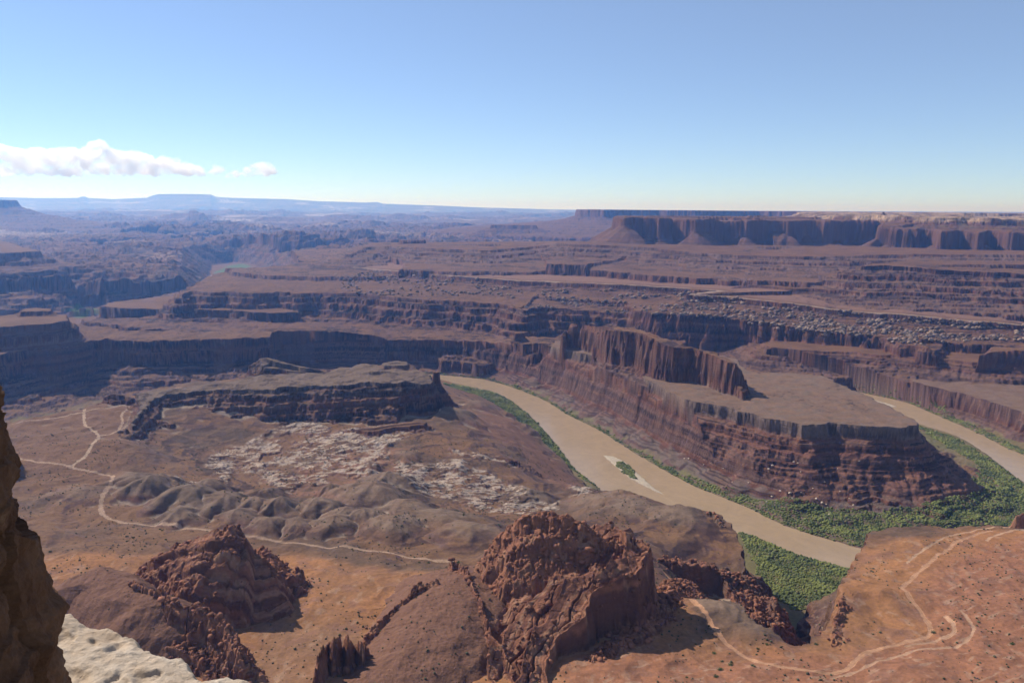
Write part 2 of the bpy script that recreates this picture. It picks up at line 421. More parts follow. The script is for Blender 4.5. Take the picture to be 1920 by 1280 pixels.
    feature('stepped_mesa', [('q',1612,500,3650),('q',1660,498.5,3680),('q',1700,501,3640),('q',1730,504,3620),('q',1800,509,3580),('q',1860,511,3560),('q',1920,514,3540),('q',2200,525,3500),('p',2300,4600,350),('p',1700,4200,350),('p',1625,3900,350)], 350,
            [(0,0),(4,17),(90,40),(94,54),(170,70),(174,84),(250,96),(254,108),(350,122),(460,140)], big=(26,130), small=(7,40), flute=(4,18), ter=(11,3.5,.9), toprough=4,
            label='long dark-capped mesa with stepped red ledges below the cliffs at the right', cat='mesa')

    feature('middle_bench', [(338,553),(362,546),(400,549),(430,548),(470,552),(520,549),(560,551),(600,549),(690,553),(760,560),(860,566),(960,574,198),(980,584,195),(1020,579,190),(1100,583,180),('q',1150,588,3300),('q',1200,592,3250),('q',1250,597,3290),('q',1300,600,3270),('q',1330,604,3380),('q',1360,612,3300),('q',1385,610,3330),('q',1415,602,3420),('q',1460,606,3420),('p',1700,3420,150),('p',1700,4200,190),('p',640,6500,203),('p',520,5600,203),('p',400,4700,203)], 203,
            [(0,0),(3,13),(34,22),(38,40),(70,48),(75,68),(110,78),(114,92),(190,108),(194,116),(300,132),(400,150)], big=(26,170), small=(7,40), flute=(4,17), gully=.3, ter=(12,3,.7), topn=3, toprough=6, label=None, cat=None)
    feature('east_wall', [('q',1441,618,3110),('q',1470,616,3120),('q',1500,621,3060),('q',1530,622,3030),('q',1560,628,2950),('q',1590,628,2930),('q',1620,632,2860),('q',1660,638,2800),('q',1690,648,2690),('q',1715,648,2680),('q',1735,655,2620),('q',1752,662,2600),('q',1762,655,2700),('q',1775,646,2780),('q',1800,640,2820),('q',1830,650,2760),('q',1860,652,2740),('q',1890,650,2760),('q',1930,652,2700),('q',2200,670,2650),('p',2600,2900,150),('p',2600,3600,160),('p',1500,3600,160),('p',1450,3450,150)], 150,
        [(0,0),(3,8),(12,11),(14,34),(19,64),(24,70),(60,82),(63,88),(110,98)], big=(12,90), small=(5,30), flute=(4,13), gully=.2, ter=(9,3,.7), topn=3, toprough=6, cones=(40, 70., 60., 82), label=None, cat=None)
    feature('bench_tongue', [(186,575),(200,568),(260,560),(340,553),(420,558),(500,570),(560,585),(500,587),(430,582),(345,580),(250,579)], 140, [(0,0),(5,48),(50,75),(54,90),(130,120),(180,135)], big=(16,120), gully=.3, flute=(4,22), ter=(12,3,.6),
            label='flat tan bench with a dark cliff front beside the green river flat at the left', cat='bench')
    feature('lower_benches', [(150,601),(230,596),(300,604),(440,606),(560,602),(700,607),(850,612),(960,620),(1060,630),(1200,620),(1300,632),(1290,648),(1060,648),(960,640),(850,628),(740,626),(600,624),(460,624),(330,622),(240,616)], 95, [(0,0),(4,22),(60,40),(64,55),(140,90)], big=(40,160), small=(10,40), flute=(4,22), ter=(9,3,.9), topn=5, toprough=9, label=None, cat=None)
    feature('river_bench', [(1290,660,62),(1370,667,62),(1412,671,62),(1480,679,62),(1560,689,62),(1600,693,62),(1650,699,63),(1706,707,66),(1709,717),(1760,727),(1820,742),(1870,757),(1925,776),(2150,840),('p',2600,1800),('p',2600,2900),('p',1300,3200)], 72,
            [(0,0),(2,18),(6,24),(9,46),(22,54),(45,66),(70,70)], big=(8,90), small=(3,22), flute=(2.2,9), ter=(8,3,.6), topn=2, label=None, cat=None)
    feature('red_slope', [('p',1440,2780),('p',1600,2740),('p',1740,2640),('p',1830,2570),('p',1930,2560),('p',2300,2560),('p',2300,3100),('p',1440,3100)], 118, [(0,0),(3,6),(60,20),(63,26),(130,46),(180,56)], big=(25,110), small=(6,30), flute=(3,18), ter=(7,3,.8), label=None, cat=None)
    feature('wall_butte', [('q',1836,668,2500),('q',1860,660,2510),('q',1900,657,2500),('q',1940,658,2500),('q',2100,665,2500),('p',2100,2600,165),('p',1860,2600,165)], 165, [(0,0),(3,30),(7,52),(30,66),(70,80)], big=(8,70), flute=(4,15), ter=(10,3,.5),
            label='dark red blocky cliff at the right edge above the far river bank', cat='butte')

    feature('far_wall', [('q',1075,655,2600),('q',1040,650,2660),('q',1000,648,2720),('q',960,647,2790),('q',900,642,2890),('q',850,641,2950),('q',800,637,2990),('q',740,640,2980),('q',700,632,2960),('q',640,628,2900),('q',560,632,2790),(480,634),(420,637),(300,641),(200,638),(120,641),(0,668),(-200,690),('p',-500,2600),('p',-500,3300),(-200,625),(0,615),(150,609),(230,622),('q',400,620,3050),('q',500,616,3150),('q',600,613,3250),('q',700,615,3350),('q',800,620,3300),('q',960,630,3080),('q',1070,638,2900)], 150,
            [(0,0),(5,34),(14,40),(19,78),(60,92),(64,100),(130,115),(134,122),(210,136),(300,146)], big=(24,150), small=(6,30), flute=(3.5,14), gully=.3, cones=(62, 90., 110., 128), ter=(10,3,.7), topn=4, toprough=5,
            label='long shaded canyon wall across the river with a tan bench on top', cat='canyon wall')
    feature('banded_butte', [(-250,600),(0,592),(40,588),(122,590),(132,599),(100,606),(0,613),(-250,625)], 222, [(0,0),(4,22),(26,32),(30,60),(60,74)], big=(10,70), flute=(3,13), ter=(8,3.5,.9),
            label='dark banded red butte standing on the far canyon wall at the left edge', cat='butte')
    feature('banded_butte_cap', [(42,579),(66,577),(92,578),(98,583),(40,585)], 238, [(0,0),(3,9),(20,17)], big=(4,30), ter=(5,3,.8), label=None, cat=None)

    # gooseneck mesa with its rock fin
    feature('gooseneck_mesa', [(1262,742),(1300,753),(1340,760),(1380,769),(1440,781),(1500,796),(1560,793),(1600,797),(1640,800),(1690,801),(1722,797),(1718,788),(1690,776),(1660,758),(1625,742),(1590,727),(1575,716),(1545,706),(1500,699),(1460,697),(1420,700),(1395,690),(1380,672),(1300,655),(1200,642),(1100,636),(1040,640),(1035,652),(1060,656),(1120,668),(1180,690),(1230,718)], 150,
            [(0,0),(3,20),(6,29),(22,38),(25,47),(44,62),(47,70),(74,88),(77,95),(104,111),(130,124),(165,135),(215,143),(260,147)], big=(14,90), small=(2.6,24), flute=(1.6,9), gully=.22, ter=(8,3.2,.62), topn=2.0,
            label='layered red mesa inside the river bend with a flat tan top and steep stepped sides', cat='mesa')
    feature('rock_fin', [(1045,652,165),(1062,614,215),(1090,612,222),(1112,624,215),(1150,620,250),(1200,624,255),(1232,640,250),(1262,652,240),(1300,656,236),(1345,670,232),(1375,684,225),(1390,704,200),(1384,688,215),(1340,662,232),(1280,648,240),(1236,630,255),(1190,616,255),(1120,612,235),(1070,608,222)], 235,
            [(0,0),(4,16),(8,40),(12,60),(17,96),(30,108),(60,120)], big=(7,60), small=(3.5,18), flute=(4.5,9), gully=.1, ter=(13,3,.35), topn=3, toprough=3,
            label='tall fluted red rock fin rising from the mesa in the river bend', cat='rock fin')
    feature('fin_end', [(1368,692,188),(1395,706,180),(1402,728,170),(1392,738,168),(1376,716,180)], 185, [(0,0),(3,18),(10,30),(26,40)], big=(4,20), small=(3,9), flute=(2.5,7), label=None, cat=None)
    pbutte('castle_rock', 958, 990, 641, 160, 130, 'small castle-like dark rock on the wall rim left of the tall fluted fin')

    # the near land this side of the river
    NEARP = [(-900,820,172),(30,789,172),(100,779,171),(200,756,171),(300,728,172),(380,716,178),(460,705,182),(560,700,176),(640,702,150),(700,700,110),(780,704,60),(832,716,20),(850,724,9),(880,736,9),(920,745,9),(960,764,8),(1000,796,7),(1040,840,8),(1070,880,8),(1105,915,9),(1150,925,95),(1185,930,110),(1250,948,116),(1310,952,124),(1345,965,124),(1372,1008,112),(1396,1065,100),(1388,1120,125),(1392,1162,160),(1450,1200,168),(1480,1216,170),(1518,1208,172),(1545,1188,170),(1564,1160,170),(1572,1120,169),(1590,1075,168),(1605,1040,165),(1640,992,158),(1700,987,158),(1800,984,158),(1900,979,158),(2100,975,158),(2400,1000,160),('w',2500,100,170),('w',0,-200,170),('w',-2500,100,170)]
    kA = feature('near_land', NEARP, 170, [(0,0),(4,45),(22,62),(25,85),(60,110),(64,125),(110,160)], big=(7,70), small=(3,20), flute=(2,8), gully=.2, ter=(9,3,.6), top=lambda x, y, i: nearH[i], topn=1.6, label=None, cat=None)
    feature('grey_mesa', [(262,762,178),(255,740,178),(330,728,184),(400,720,188),(520,700,190),(600,702,190),(640,690,196),(690,684,200),(740,683,201),(785,694,196),(808,703,192),(816,714,190),(812,722,188),(785,722,190),(760,718,192),(700,720,194),(640,724,192),(560,728,190),(520,730,190),(450,732,188),(400,733,186),(340,738,184),(300,745,182),(282,758,179),(270,772,177),(250,790,175),(238,806,173)], 190,
            [(0,0),(3,9),(20,14),(23,25),(42,31),(45,42),(66,49),(69,58),(92,66),(95,73),(118,82),(150,100)], big=(12,80), small=(4,20), flute=(2.4,8), gully=.25, ter=(7,3.4,.9), widf=lambda a, b: 1 + 4.0 * smooth(W(740, 716, 190)[0], W(806, 716, 190)[0], a), topn=4, toprough=5,
            label='banded dark mesa with an uneven grey-brown top on the near side of the river', cat='mesa')
    feature('grey_mesa_knob', [(716,680,212),(740,676,214),(762,678,212),(766,684,210),(720,686,210)], 212, [(0,0),(3,6),(20,13)], big=(3,16), small=(2,7), ter=(4,3,.8), label=None, cat=None)
    pbutte('river_spire', 806, 830, 722, 181, 150, 'dark finger of rock at the tip of the grey-topped mesa by the river', 'spire', .85)
    feature('pyramid_hill', [(486,672,204),(502,670,206),(540,680,194),(580,690,182),(608,696,170),(600,702,168),(540,694,182),(490,688,190)], 200, [(0,0),(3,7),(22,20),(25,34),(50,52),(80,70)], big=(5,34), small=(3,12), ter=(6,3.2,.9),
            label='small pyramid-shaped banded hill at the far edge of the near bench', cat='hill')
    feature('rim_outcrop', [(196,744,184),(214,738,190),(236,740,186),(252,748,180),(215,752,178)], 185, [(0,0),(3,8),(20,18)], big=(4,16), small=(3,8), flute=(3,6), rough=6,
            label='crumbly dark red outcrop on the far rim of the left bench', cat='outcrop')
    feature('basin_ledge', [(650,806,128),(700,800,132),(760,790,133),(800,790,132),(795,797,130),(740,802,130),(690,810,128)], 132, [(0,0),(3,7),(10,9),(14,14),(34,20)], big=(5,40), small=(2,10), ter=(5,3,.8), label=None, cat=None)
    feature('dark_ledge', [(848,853,100),(900,850,102),(970,862,98),(975,866,96),(900,860,98),(850,858,98)], 100, [(0,0),(2,9),(12,14),(40,24)], big=(4,30), small=(2,8), flute=(2,6), ter=(4,3,.8), label=None, cat=None)
    print("features", time.time() - T0)

    # ---- domes of soft grey-brown shale
    idxn = np.nonzero(RR < 2300)
    xn, yn = X[idxn], Y[idxn]
    hn = H[idxn]
    DOMES = [(282,925,150,48,18),(310,915,145,45,14),(362,955,140,66,20),(422,962,138,60,16),(455,990,140,44,10),(530,972,136,44,17),(598,972,134,44,17),(560,1000,140,40,8),(655,985,136,46,12),(700,945,118,80,18),(730,920,112,60,16),(820,985,135,80,10),(740,1000,140,60,12),(880,1010,140,60,10),
             (1000,935,92,50,12),(1120,945,105,90,10),(1180,960,118,80,10),(1260,975,125,70,10),(850,790,95,80,16),(760,860,112,40,8),(690,885,112,30,7),(500,930,130,34,8),(620,930,122,30,10),(1350,1150,160,60,10),(1420,1180,166,50,6),(860,880,103,40,6),(1000,800,30,50,8),(950,775,25,40,6),(900,765,50,60,10),(1560,1100,166,90,8),(395,930,140,46,16),(340,985,146,40,12),(480,965,138,40,14),(630,1000,138,44,13),(690,990,138,44,13),(250,900,152,44,10),(760,970,128,60,14),(150,930,156,60,8),(500,1000,142,36,10)]
    wxn = xn + 9 * fbm(xn, yn, 60, 3, off=3); wyn = yn + 9 * fbm(xn, yn, 60, 3, off=17)
    add = np.zeros(xn.shape)
    for px, py, z, rd, hh in DOMES:
        cx, cy = W(px, py + hh * 0.0, z)
        d = np.hypot(wxn - cx, wyn - cy) / (rd * 1.12)
        ang = np.arctan2(wyn - cy, wxn - cx)
        d = d * (1 + 0.10 * np.sin(ang * 5 + px) + 0.06 * np.sin(ang * 9 + py))
        b = hh * np.where(d < 1, (1 - d * d) ** 1.2, 0) if False else hh * np.clip(1.04 - d, 0, 1) ** 1.25 * np.clip(1 - 0.25 * np.exp(-(d * 3) ** 2), 0, 1)
        add = np.maximum(add, b)
    onA = (FID[idxn] == kA) & (LOWD[idxn] < 2)
    hn = np.where(onA, hn + add * 2.3, hn)
    # soft gullied relief on the near land
    g1 = ridged(xn + 20 * fbm(xn, yn, 90, 2), yn, 95, 3, off=4)
    hn = np.where(onA, hn + 5.0 * (g1 - 0.3) * smooth(20, 60, hn) , hn)
    DM = np.zeros(X.shape, np.float32); DM[idxn] = smooth(1.5, 7, add) * onA
    H[idxn] = hn
    print("domes", time.time() - T0)

    # ---- white slickrock in the basin: broken pale ledges
    def px_mask(polys, blur=12.0, zz=100):
        m = np.zeros(xn.shape)
        for P, z in polys:
            sdv = poly_sd(conv(P, z), xn + 10 * fbm(xn, yn, 40, 3, off=6), yn + 10 * fbm(xn, yn, 40, 3, off=16))[0]
            m = np.maximum(m, smooth(blur, -blur, sdv))
        return m
    WHITE = [([(500,815),(560,800),(650,812),(760,795),(800,805),(720,840),(700,880),(600,900),(540,930),(480,900),(400,880),(440,845)], 118),
             ([(600,880),(680,850),(760,880),(860,870),(930,885),(1000,925),(1060,950),(1000,985),(900,985),(850,950),(760,935),(700,900),(640,925),(590,930)], 104),
             ([(380,860),(440,830),(500,825),(440,870),(430,910),(400,905)], 128), ([(1066,915),(1110,918),(1105,960),(1075,965)], 60),
             ([(845,848),(985,858),(985,870),(850,862)], 100), ([(320,905),(390,900),(395,925),(330,930)], 140)]
    wm = px_mask(WHITE)
    onA2 = onA & (RR[idxn] > 1000)
    pat = fbm(xn, yn, 70, 4, off=21)
    wm = wm * smooth(-0.30, 0.05, pat + 0.25) * onA2
    ang = 0.35
    uu = xn * math.cos(ang) + yn * math.sin(ang); vv = -xn * math.sin(ang) + yn * math.cos(ang)
    st = terrace(vv * 0.16 + 5.0 * fbm(xn, yn, 45, 3, off=31), 3.2, 6.0)
    wd, wr = worley(xn, yn, 7.0, off=1.0, el=2.2, ang=ang)
    led = (st - vv * 0.16) * 0.9 + 1.6 * (0.8 - wd) * (0.6 + 0.6 * wr) + 2.0
    hn = H[idxn] + np.clip(led, -3, 7) * 0.75 * smooth(0.15, 0.7, wm)
    H[idxn] = hn
    WM = np.zeros(X.shape, np.float32); WM[idxn] = wm

    # ---- ridge-shaped rocks of the foreground
    SLB = np.zeros(X.shape, np.float32)
    def ridge(name, pts, left, right, rough=0, rs=1.0, warp=(4, 26), ends=None, slab=None, label=None, cat=None, ter=None, clean=False, soil=False):
        """crest polyline given as px,py,z; left/right: profiles of drop with distance on either side"""
        P = [W(*p) if len(p) == 3 else (p[1], p[2]) for p in pts]
        PZ = np.array([p[2] if len(p) == 3 else p[3] for p in pts], float)
        left = list(left) + [(left[-1][0] + 90, left[-1][1] + 130)]; right = list(right) + [(right[-1][0] + 90, right[-1][1] + 130)]
        mx = 160
        bx = [p[0] for p in P]; by = [p[1] for p in P]
        mk = (X > min(bx) - mx) & (X < max(bx) + mx) & (Y > min(by) - mx) & (Y < max(by) + mx)
        idx = np.nonzero(mk)
        x, y = X[idx], Y[idx]
        wx = x + warp[0] * fbm(x, y, warp[1], 3, off=name_off(name)); wy = y + warp[0] * fbm(x, y, warp[1], 3, off=name_off(name) + 9)
        d, side, par, nx, ny = line_sd(P, wx, wy)
        zc = np.interp(par, np.arange(len(PZ)), PZ)
        fl = 1.6 * (1 - 2 * np.abs(perlin(nx / 6, ny / 6))) + 1.2 * fbm(x, y, 9, 2, off=2)
        fl = fl * np.where(side > 0, 1.9, 1.0)
        if soil: fl = 3.0 * fbm(x, y, 30, 3, off=2)
        dd = np.clip(d + fl * smooth(2, 8, d), 0, None)
        h = zc - np.where(side > 0, rise(left, dd), rise(right, dd))
        if slab:
            a, hh, k = slab   # slabs of thickness running along the crest: saw teeth across it
            sdist = d * side + 5 * fbm(x, y, 60, 3, off=5)
            tt = sdist / a
            fr = tt - np.floor(tt)
            k = .93; sl_ = np.where(fr < k, 1 - fr / k, (fr - k) / (1 - k))
            h = h + hh * (sl_ - 0.5) * smooth(0, 6, d) * (0.8 + 0.5 * fbm(x, y, 60, 2, off=7))
        if rough:
            wd, wr = worley(x + 2 * fbm(x, y, 8, 2), y, rough, off=3.3)
            b1 = np.sqrt(np.clip(1 - (wd / 0.75) ** 2, 0, 1)) * rough * 0.55 * (0.55 + 0.5 * wr)
            wd, wr = worley(x, y, rough * 0.45, off=7.3)
            b2 = np.sqrt(np.clip(1 - (wd / 0.75) ** 2, 0, 1)) * rough * 0.22 * (0.6 + 0.6 * wr)
            rm = smooth(-0.25, 0.15, fbm(x, y, 45, 3, off=name_off(name) + 3) + rs - 0.5)
            h = h + (b1 + b2) * rm
        if ter:
            h = h + (terrace(h + 4 * fbm(x, y, 50, 2), ter[0], ter[1]) - h) * ter[2]
        if not soil:
            so_ = name_off(name)
            cr1 = np.abs(perlin(x / 17 + so_ + .3 * perlin(x / 6, y / 6), y / 17)); cr2 = np.abs(perlin(x / 38 + so_, y / 38 + 3 + .25 * perlin(x / 9, y / 9)))
            sl2 = d * side + 2.2 * fbm(x, y, 45, 3, off=so_); al = par * 32.0
            j1 = np.abs(perlin(sl2 / 25 + so_, al / 160)); j2 = np.abs(perlin(sl2 / 60, al / 22 + so_))
            h = h - (0 if clean else 3.2) * (1 - smooth(0, .07, cr1)) - (2.0 if clean else 6.5) * (1 - smooth(0, .05, cr2)) - (6.5 if slab else 0) * (1 - smooth(0, .06, j1)) - (2.5 if slab and clean else 0) * (1 - smooth(0, .03, j2))
            zt_ = h + 6 * fbm(x, y, 45, 3, off=so_)
            h = h + (terrace(zt_, 5.5, 3.5) - zt_) * (.15 if clean else .75) * smooth(-.3, .3, fbm(x, y, 30, 2, off=so_ + 5))
            h = h + (.25 if clean else 1.1) * ridged(x, y, 7, 3, off=so_)
        h = h + 0.5 * fbm(x, y, 5, 3, off=4) + (1.2 * fbm(x, y, 22, 3, off=8))
        up = h > H[idx] + 0.3
        k = len(feats) + 1
        sel = (idx[0][up], idx[1][up])
        H[sel] = h[up]; FID[sel] = k; LOWD[sel] = 5.0 if not soil else -5.0
        if slab: SLB[sel] = (perlin(sl2 / 4.5 + 3.1, al / 300 + 2) + .6 * perlin(sl2 / 1.9, al / 200))[up]
        feats.append(dict(name=name, label=label, cat=cat, rock=True))
        return k
    def name_off(n):
        return (sum(ord(c) for c in n) % 97) * 0.37

    ridge('left_butte', [(236,1088,172),(265,1068,182),(300,1045,196),(345,1020,222),(390,1002,240),(420,992,250),(440,990,252),(460,1004,243),(476,1030,226),(500,1055,205),(528,1082,182)],
          [(0,0),(12,6),(30,34),(52,90)], [(0,0),(20,4),(36,16),(56,40),(74,66),(88,90)], rough=10, rs=0.42, slab=(22, 10, .72), warp=(5, 60), clean=True,
          label='red sandstone butte with tilted slabs and rounded boulders at the lower left', cat='butte')
    ridge('left_butte_rubble', [(490,1030,192),(512,1060,184),(530,1100,178),(500,1130,176)], [(0,0),(10,8),(22,20)], [(0,0),(10,6),(24,18)], rough=6, rs=.9, label='tumbled dark boulders heaped at the right foot of the lower left butte', cat='rubble')
    ridge('rubble_dome', [(905,1062,205),(925,1022,232),(970,978,262),(1008,966,271),(1060,968,271),(1098,986,262),(1130,1012,244),(1158,1048,218)],
          [(0,0),(8,10),(30,50),(60,100)], [(0,0),(8,2),(14,12),(28,20),(33,34),(56,52),(62,66),(90,92)], rough=9, rs=1.2, warp=(5, 40), clean=True,
          label='dome of dark red rubble and boulders, highest rock at the bottom centre', cat='butte')
    ridge('slab_ridge', [(1205,1012,246),(1228,1034,240),(1200,1065,236),(1160,1090,232),(1112,1112,226),(1082,1150,214),(1050,1195,202),(1032,1240,192),(1026,1290,184)],
          [(0,0),(2,14),(6,44),(12,64),(30,76),(60,90)], [(0,0),(34,0),(70,8),(104,24),(140,58)], rough=8, rs=0.12, slab=(26, 15, .78), warp=(9, 42), clean=True,
          label='long tilted red slab ridge with a black shadowed cliff on its right side, bottom centre', cat='ridge')
    ridge('spine', [(846,1054,208),(872,1062,214),(888,1100,212),(905,1150,206),(930,1200,198),(955,1250,190),(975,1300,182)],
          [(0,0),(3,10),(9,26),(24,44)], [(0,0),(3,8),(9,20),(30,40)], rough=6, rs=.8, slab=(9, 9, .6), label='narrow dark fluted rock spine running down left of the tilted slab ridge', cat='ridge')
    ridge('brown_mound', [(858,1078,206),(846,1110,210),(812,1170,204),(760,1235,196),(700,1300,190)], [(0,0),(20,2),(50,11),(90,32),(130,62)], [(0,0),(20,3),(50,15),(90,40),(130,66)], warp=(9, 70), soil=True,
          label='smooth brown earth mound dotted with scrub at the bottom centre', cat='mound')
    ridge('crumbling_fins', [(700,1178,186),(722,1158,192),(752,1128,198),(782,1100,204),(815,1090,208)], [(0,0),(4,12),(12,24),(30,36)], [(0,0),(5,3),(12,14),(30,22)], rough=6, rs=.9,
          label='crumbling red rock fins on the left flank of the smooth brown mound', cat='outcrop')
    ridge('dark_spires', [(592,1258,206),(604,1212,214),(616,1206,200),(626,1196,217),(640,1202,202),(652,1193,215),(664,1208,198),(676,1205,209),(690,1212,194)], [(0,0),(4,20),(12,45)], [(0,0),(3,24),(8,40),(20,52)], rough=5, rs=.8, warp=(3, 10), slab=(7, 10, .5),
          label='cluster of dark jagged rock spires cut by the bottom edge of the picture', cat='spires')
    ridge('dark_cone', [(70,1115,205),(120,1085,220),(185,1064,230),(230,1088,226),(290,1116,224)], [(0,0),(14,4),(30,18),(55,50)], [(0,0),(20,4),(45,22),(80,56),(120,92)], warp=(9, 60), soil=True,
          label='dark brown rounded earth hill just above the white ledge at the lower left', cat='hill')
    ridge('shaded_crag', [(250,1092,226),(300,1114,226),(345,1134,224),(385,1140,222),(425,1172,214),(452,1215,204),(486,1252,190)], [(0,0),(5,12),(15,30),(40,60)], [(0,0),(6,3),(14,22),(34,34),(40,52),(80,90)], rough=7, rs=.8, slab=(15, 6, .6),
          label='dark shaded crag of broken rock descending to the right above the white ledge', cat='crag')
    ridge('river_crag', [(1286,962,138),(1308,953,143),(1338,960,141),(1356,986,134),(1364,1010,124),(1382,1045,112),(1392,1072,104)], [(0,0),(3,18),(9,44),(14,60),(24,90),(50,120)], [(0,0),(5,3),(9,14),(24,22),(28,36),(60,60)], rough=8, rs=.7, warp=(5, 30),
          label='dark craggy cliff standing over the green river flat right of the grey-brown dome', cat='crag')
    ridge('river_crag_step', [(1238,1052,146),(1280,1060,146),(1330,1066,140),(1350,1080,132),(1368,1104,124),(1378,1136,116)], [(0,0),(6,3),(20,8),(60,20)], [(0,0),(2,10),(6,22),(10,34),(30,48)], rough=9, rs=.6, warp=(4, 26),
          label='lower red rock step in front of the dark craggy cliff, facing the brown dome', cat='outcrop')
    ridge('scree', [(1120,1235,184),(1160,1205,184),(1205,1165,182),(1240,1120,176),(1272,1090,168)], [(0,0),(10,4),(24,12)], [(0,0),(10,4),(26,12)], rough=7, rs=.5,
          label='broken red outcrops and fallen blocks right of the tilted slab ridge', cat='rubble')
    ridge('rim_cliff', [(1560,1192,176),(1570,1150,176),(1576,1122,177),(1592,1088,174)], [(0,0),(2,16),(6,40),(12,60),(40,110)], [(0,0),(10,3),(20,9)], rough=7, rs=.7, warp=(3, 20),
          label='red rim cliff above the grassy gully on the left edge of the orange plateau', cat='cliff')
    _b = W(-38, 905, 158); _c = W(12, 880, 158); _d = W(28, 872, 158)
    ridge('hidden_butte', [('w', _b[0], _b[1], 205), ('w', _c[0], _c[1], 222), ('w', _d[0], _d[1], 200)], [(0,0),(3,20),(8,50),(14,70)], [(0,0),(3,20),(8,50),(14,70)], rough=8, rs=.6)
    _e = W(1925, 985, 160)
    ridge('edge_rock', [(1906,968,172),(1925,962,176),(1980,960,176)], [(0,0),(3,10),(12,30)], [(0,0),(3,10),(8,18)], rough=5, rs=.9,
          label='small dark red rock at the right edge where the upper dirt track ends', cat='rock')
    print("ridges", time.time() - T0)

    # ---- river bed, sand bars, far river flats
    _fp = [W(398, 498, 0), W(440, 492, 0), W(482, 498, 0), PR(486, 5150), PR(390, 5150)]
    _q = upsample(poly_sd(_fp, XC, YC)[0]) + 30 * fbm(X, Y, 180, 3, off=33)
    H = np.where(_q < 260, np.minimum(H, 2 + np.clip(_q, 0, None) * .8), H)
    dcr = poly_sd(river_poly, XC, YC)[0]
    mk = upsample((dcr < 120 + 0.02 * np.exp(LC)).astype(float)) > 0
    idx = np.nonzero(mk)
    x, y = X[idx], Y[idx]
    dr_ = poly_sd(river_poly, x + 3 * fbm(x, y, 30, 3), y + 3 * fbm(x, y, 30, 3, off=5))[0]
    hh = H[idx]
    cut = np.where(dr_ < 0, -0.6 + np.maximum(dr_ * 0.4, -4), 1e9)
    hh = np.minimum(hh, cut)
    hh = np.where((dr_ >= 0) & (dr_ < 10), np.minimum(hh, 0.3 + dr_ * .35), hh)
    soft = np.isin(FID[idx], [i + 1 for i, f in enumerate(feats) if f['name'] in ('gooseneck_mesa', 'far_wall', 'rock_fin', 'near_land')])
    lim = 1.5 + np.clip(dr_, 0, None) * (.42 + .18 * fbm(x, y, 60, 2, off=61)) + 5 * smooth(14, 22, dr_) * smooth(0, .3, fbm(x, y, 90, 2, off=62))
    hh = np.where(soft & (dr_ >= 0) & (dr_ < 90) & (y > 1330), np.minimum(hh, lim + 60 * smooth(60, 90, dr_)), hh)
    db = poly_sd(bar_poly, x + 2 * fbm(x, y, 14, 3), y + 2 * fbm(x, y, 14, 3, off=5))[0]
    db2 = poly_sd(bar2_poly, x + 3 * fbm(x, y, 20, 3), y)[0]
    d_ = np.minimum(db, db2)
    bar = np.where(d_ < 4, np.minimum(1.1, -d_ * 0.25), -9)
    BAR = np.zeros(X.shape, bool); BAR[idx] = (np.maximum(hh, bar) == bar) & (d_ < 0.5)
    H[idx] = np.maximum(hh, bar)
    RIVM = np.zeros(X.shape, bool); RIVM[idx] = (dr_ < 0)

    # distant ridge line on the horizon
    sky_px = [-300,0,30,130,200,206,212,218,262,320,330,340,380,430,440,470,560,620,700,720,730,820,900,1000,1080,1300,2200]
    sky_py = [372,371,373.5,375,374.5,372.5,372.5,374.5,376,373.5,370,368,367.5,367.5,371.5,373,374.5,378,380,379,382,385,388.5,391.3,393,394,400]
    pxs = np.array([math.atan2(*PR(p, 1000.0)) for p in sky_px])
    zsk = np.array([CAMZ + (YH + ROLL * (p - 960) - q) / FPX * 50000 / math.cos(a) for p, q, a in zip(sky_px, sky_py, pxs)])
    zs = np.interp(az, pxs, zsk)
    R1 = smooth(36000, 50000, RR)
    rn = fbm(X, Y, 5200, 5, off=2.2)
    far = RR > 15000
    mid = smooth(14000, 30000, RR) * (110 + 120 * terrace(fbm(X, Y, 6000, 4, off=7.7), .25, 3.5))
    H = np.where(far & (FID <= 1), H + mid * (1 - R1) , H)
    ridgez = (zs[None, :] - 220) * R1 + 220 + (R1 * (1 - smooth(49000, 50500, RR))) * 0
    wob = 220 + (zs[None, :] - 240) * terrace(np.clip(R1 + .10 * rn * (1 - R1), 0, 1), .2, 2.2) + 0 * RR
    H = np.where(far & (RR > 36000), np.maximum(H * (1 - R1) + wob * R1, H * (1 - R1)), H)
    H = np.where(RR > 50500, np.minimum(H, zs[None, :]), H)

    print("terrain", time.time() - T0, H.min(), H.max())

# even table of the finished land, for looking heights up
rrU = rings(.8)
def to_even(A): 
    o = np.empty((len(rrU), NC), np.float32)
    for c in range(NC): o[:, c] = np.interp(rrU, RR[:, c], A[:, c])
    return o
def near_even(A):
    o = np.empty((len(rrU), NC), A.dtype)
    for c in range(NC): o[:, c] = A[np.clip(np.searchsorted(RR[:, c], rrU), 0, NR - 1), c]
    return o
HU = to_even(H); nrn = int((rrU < 2300).sum())
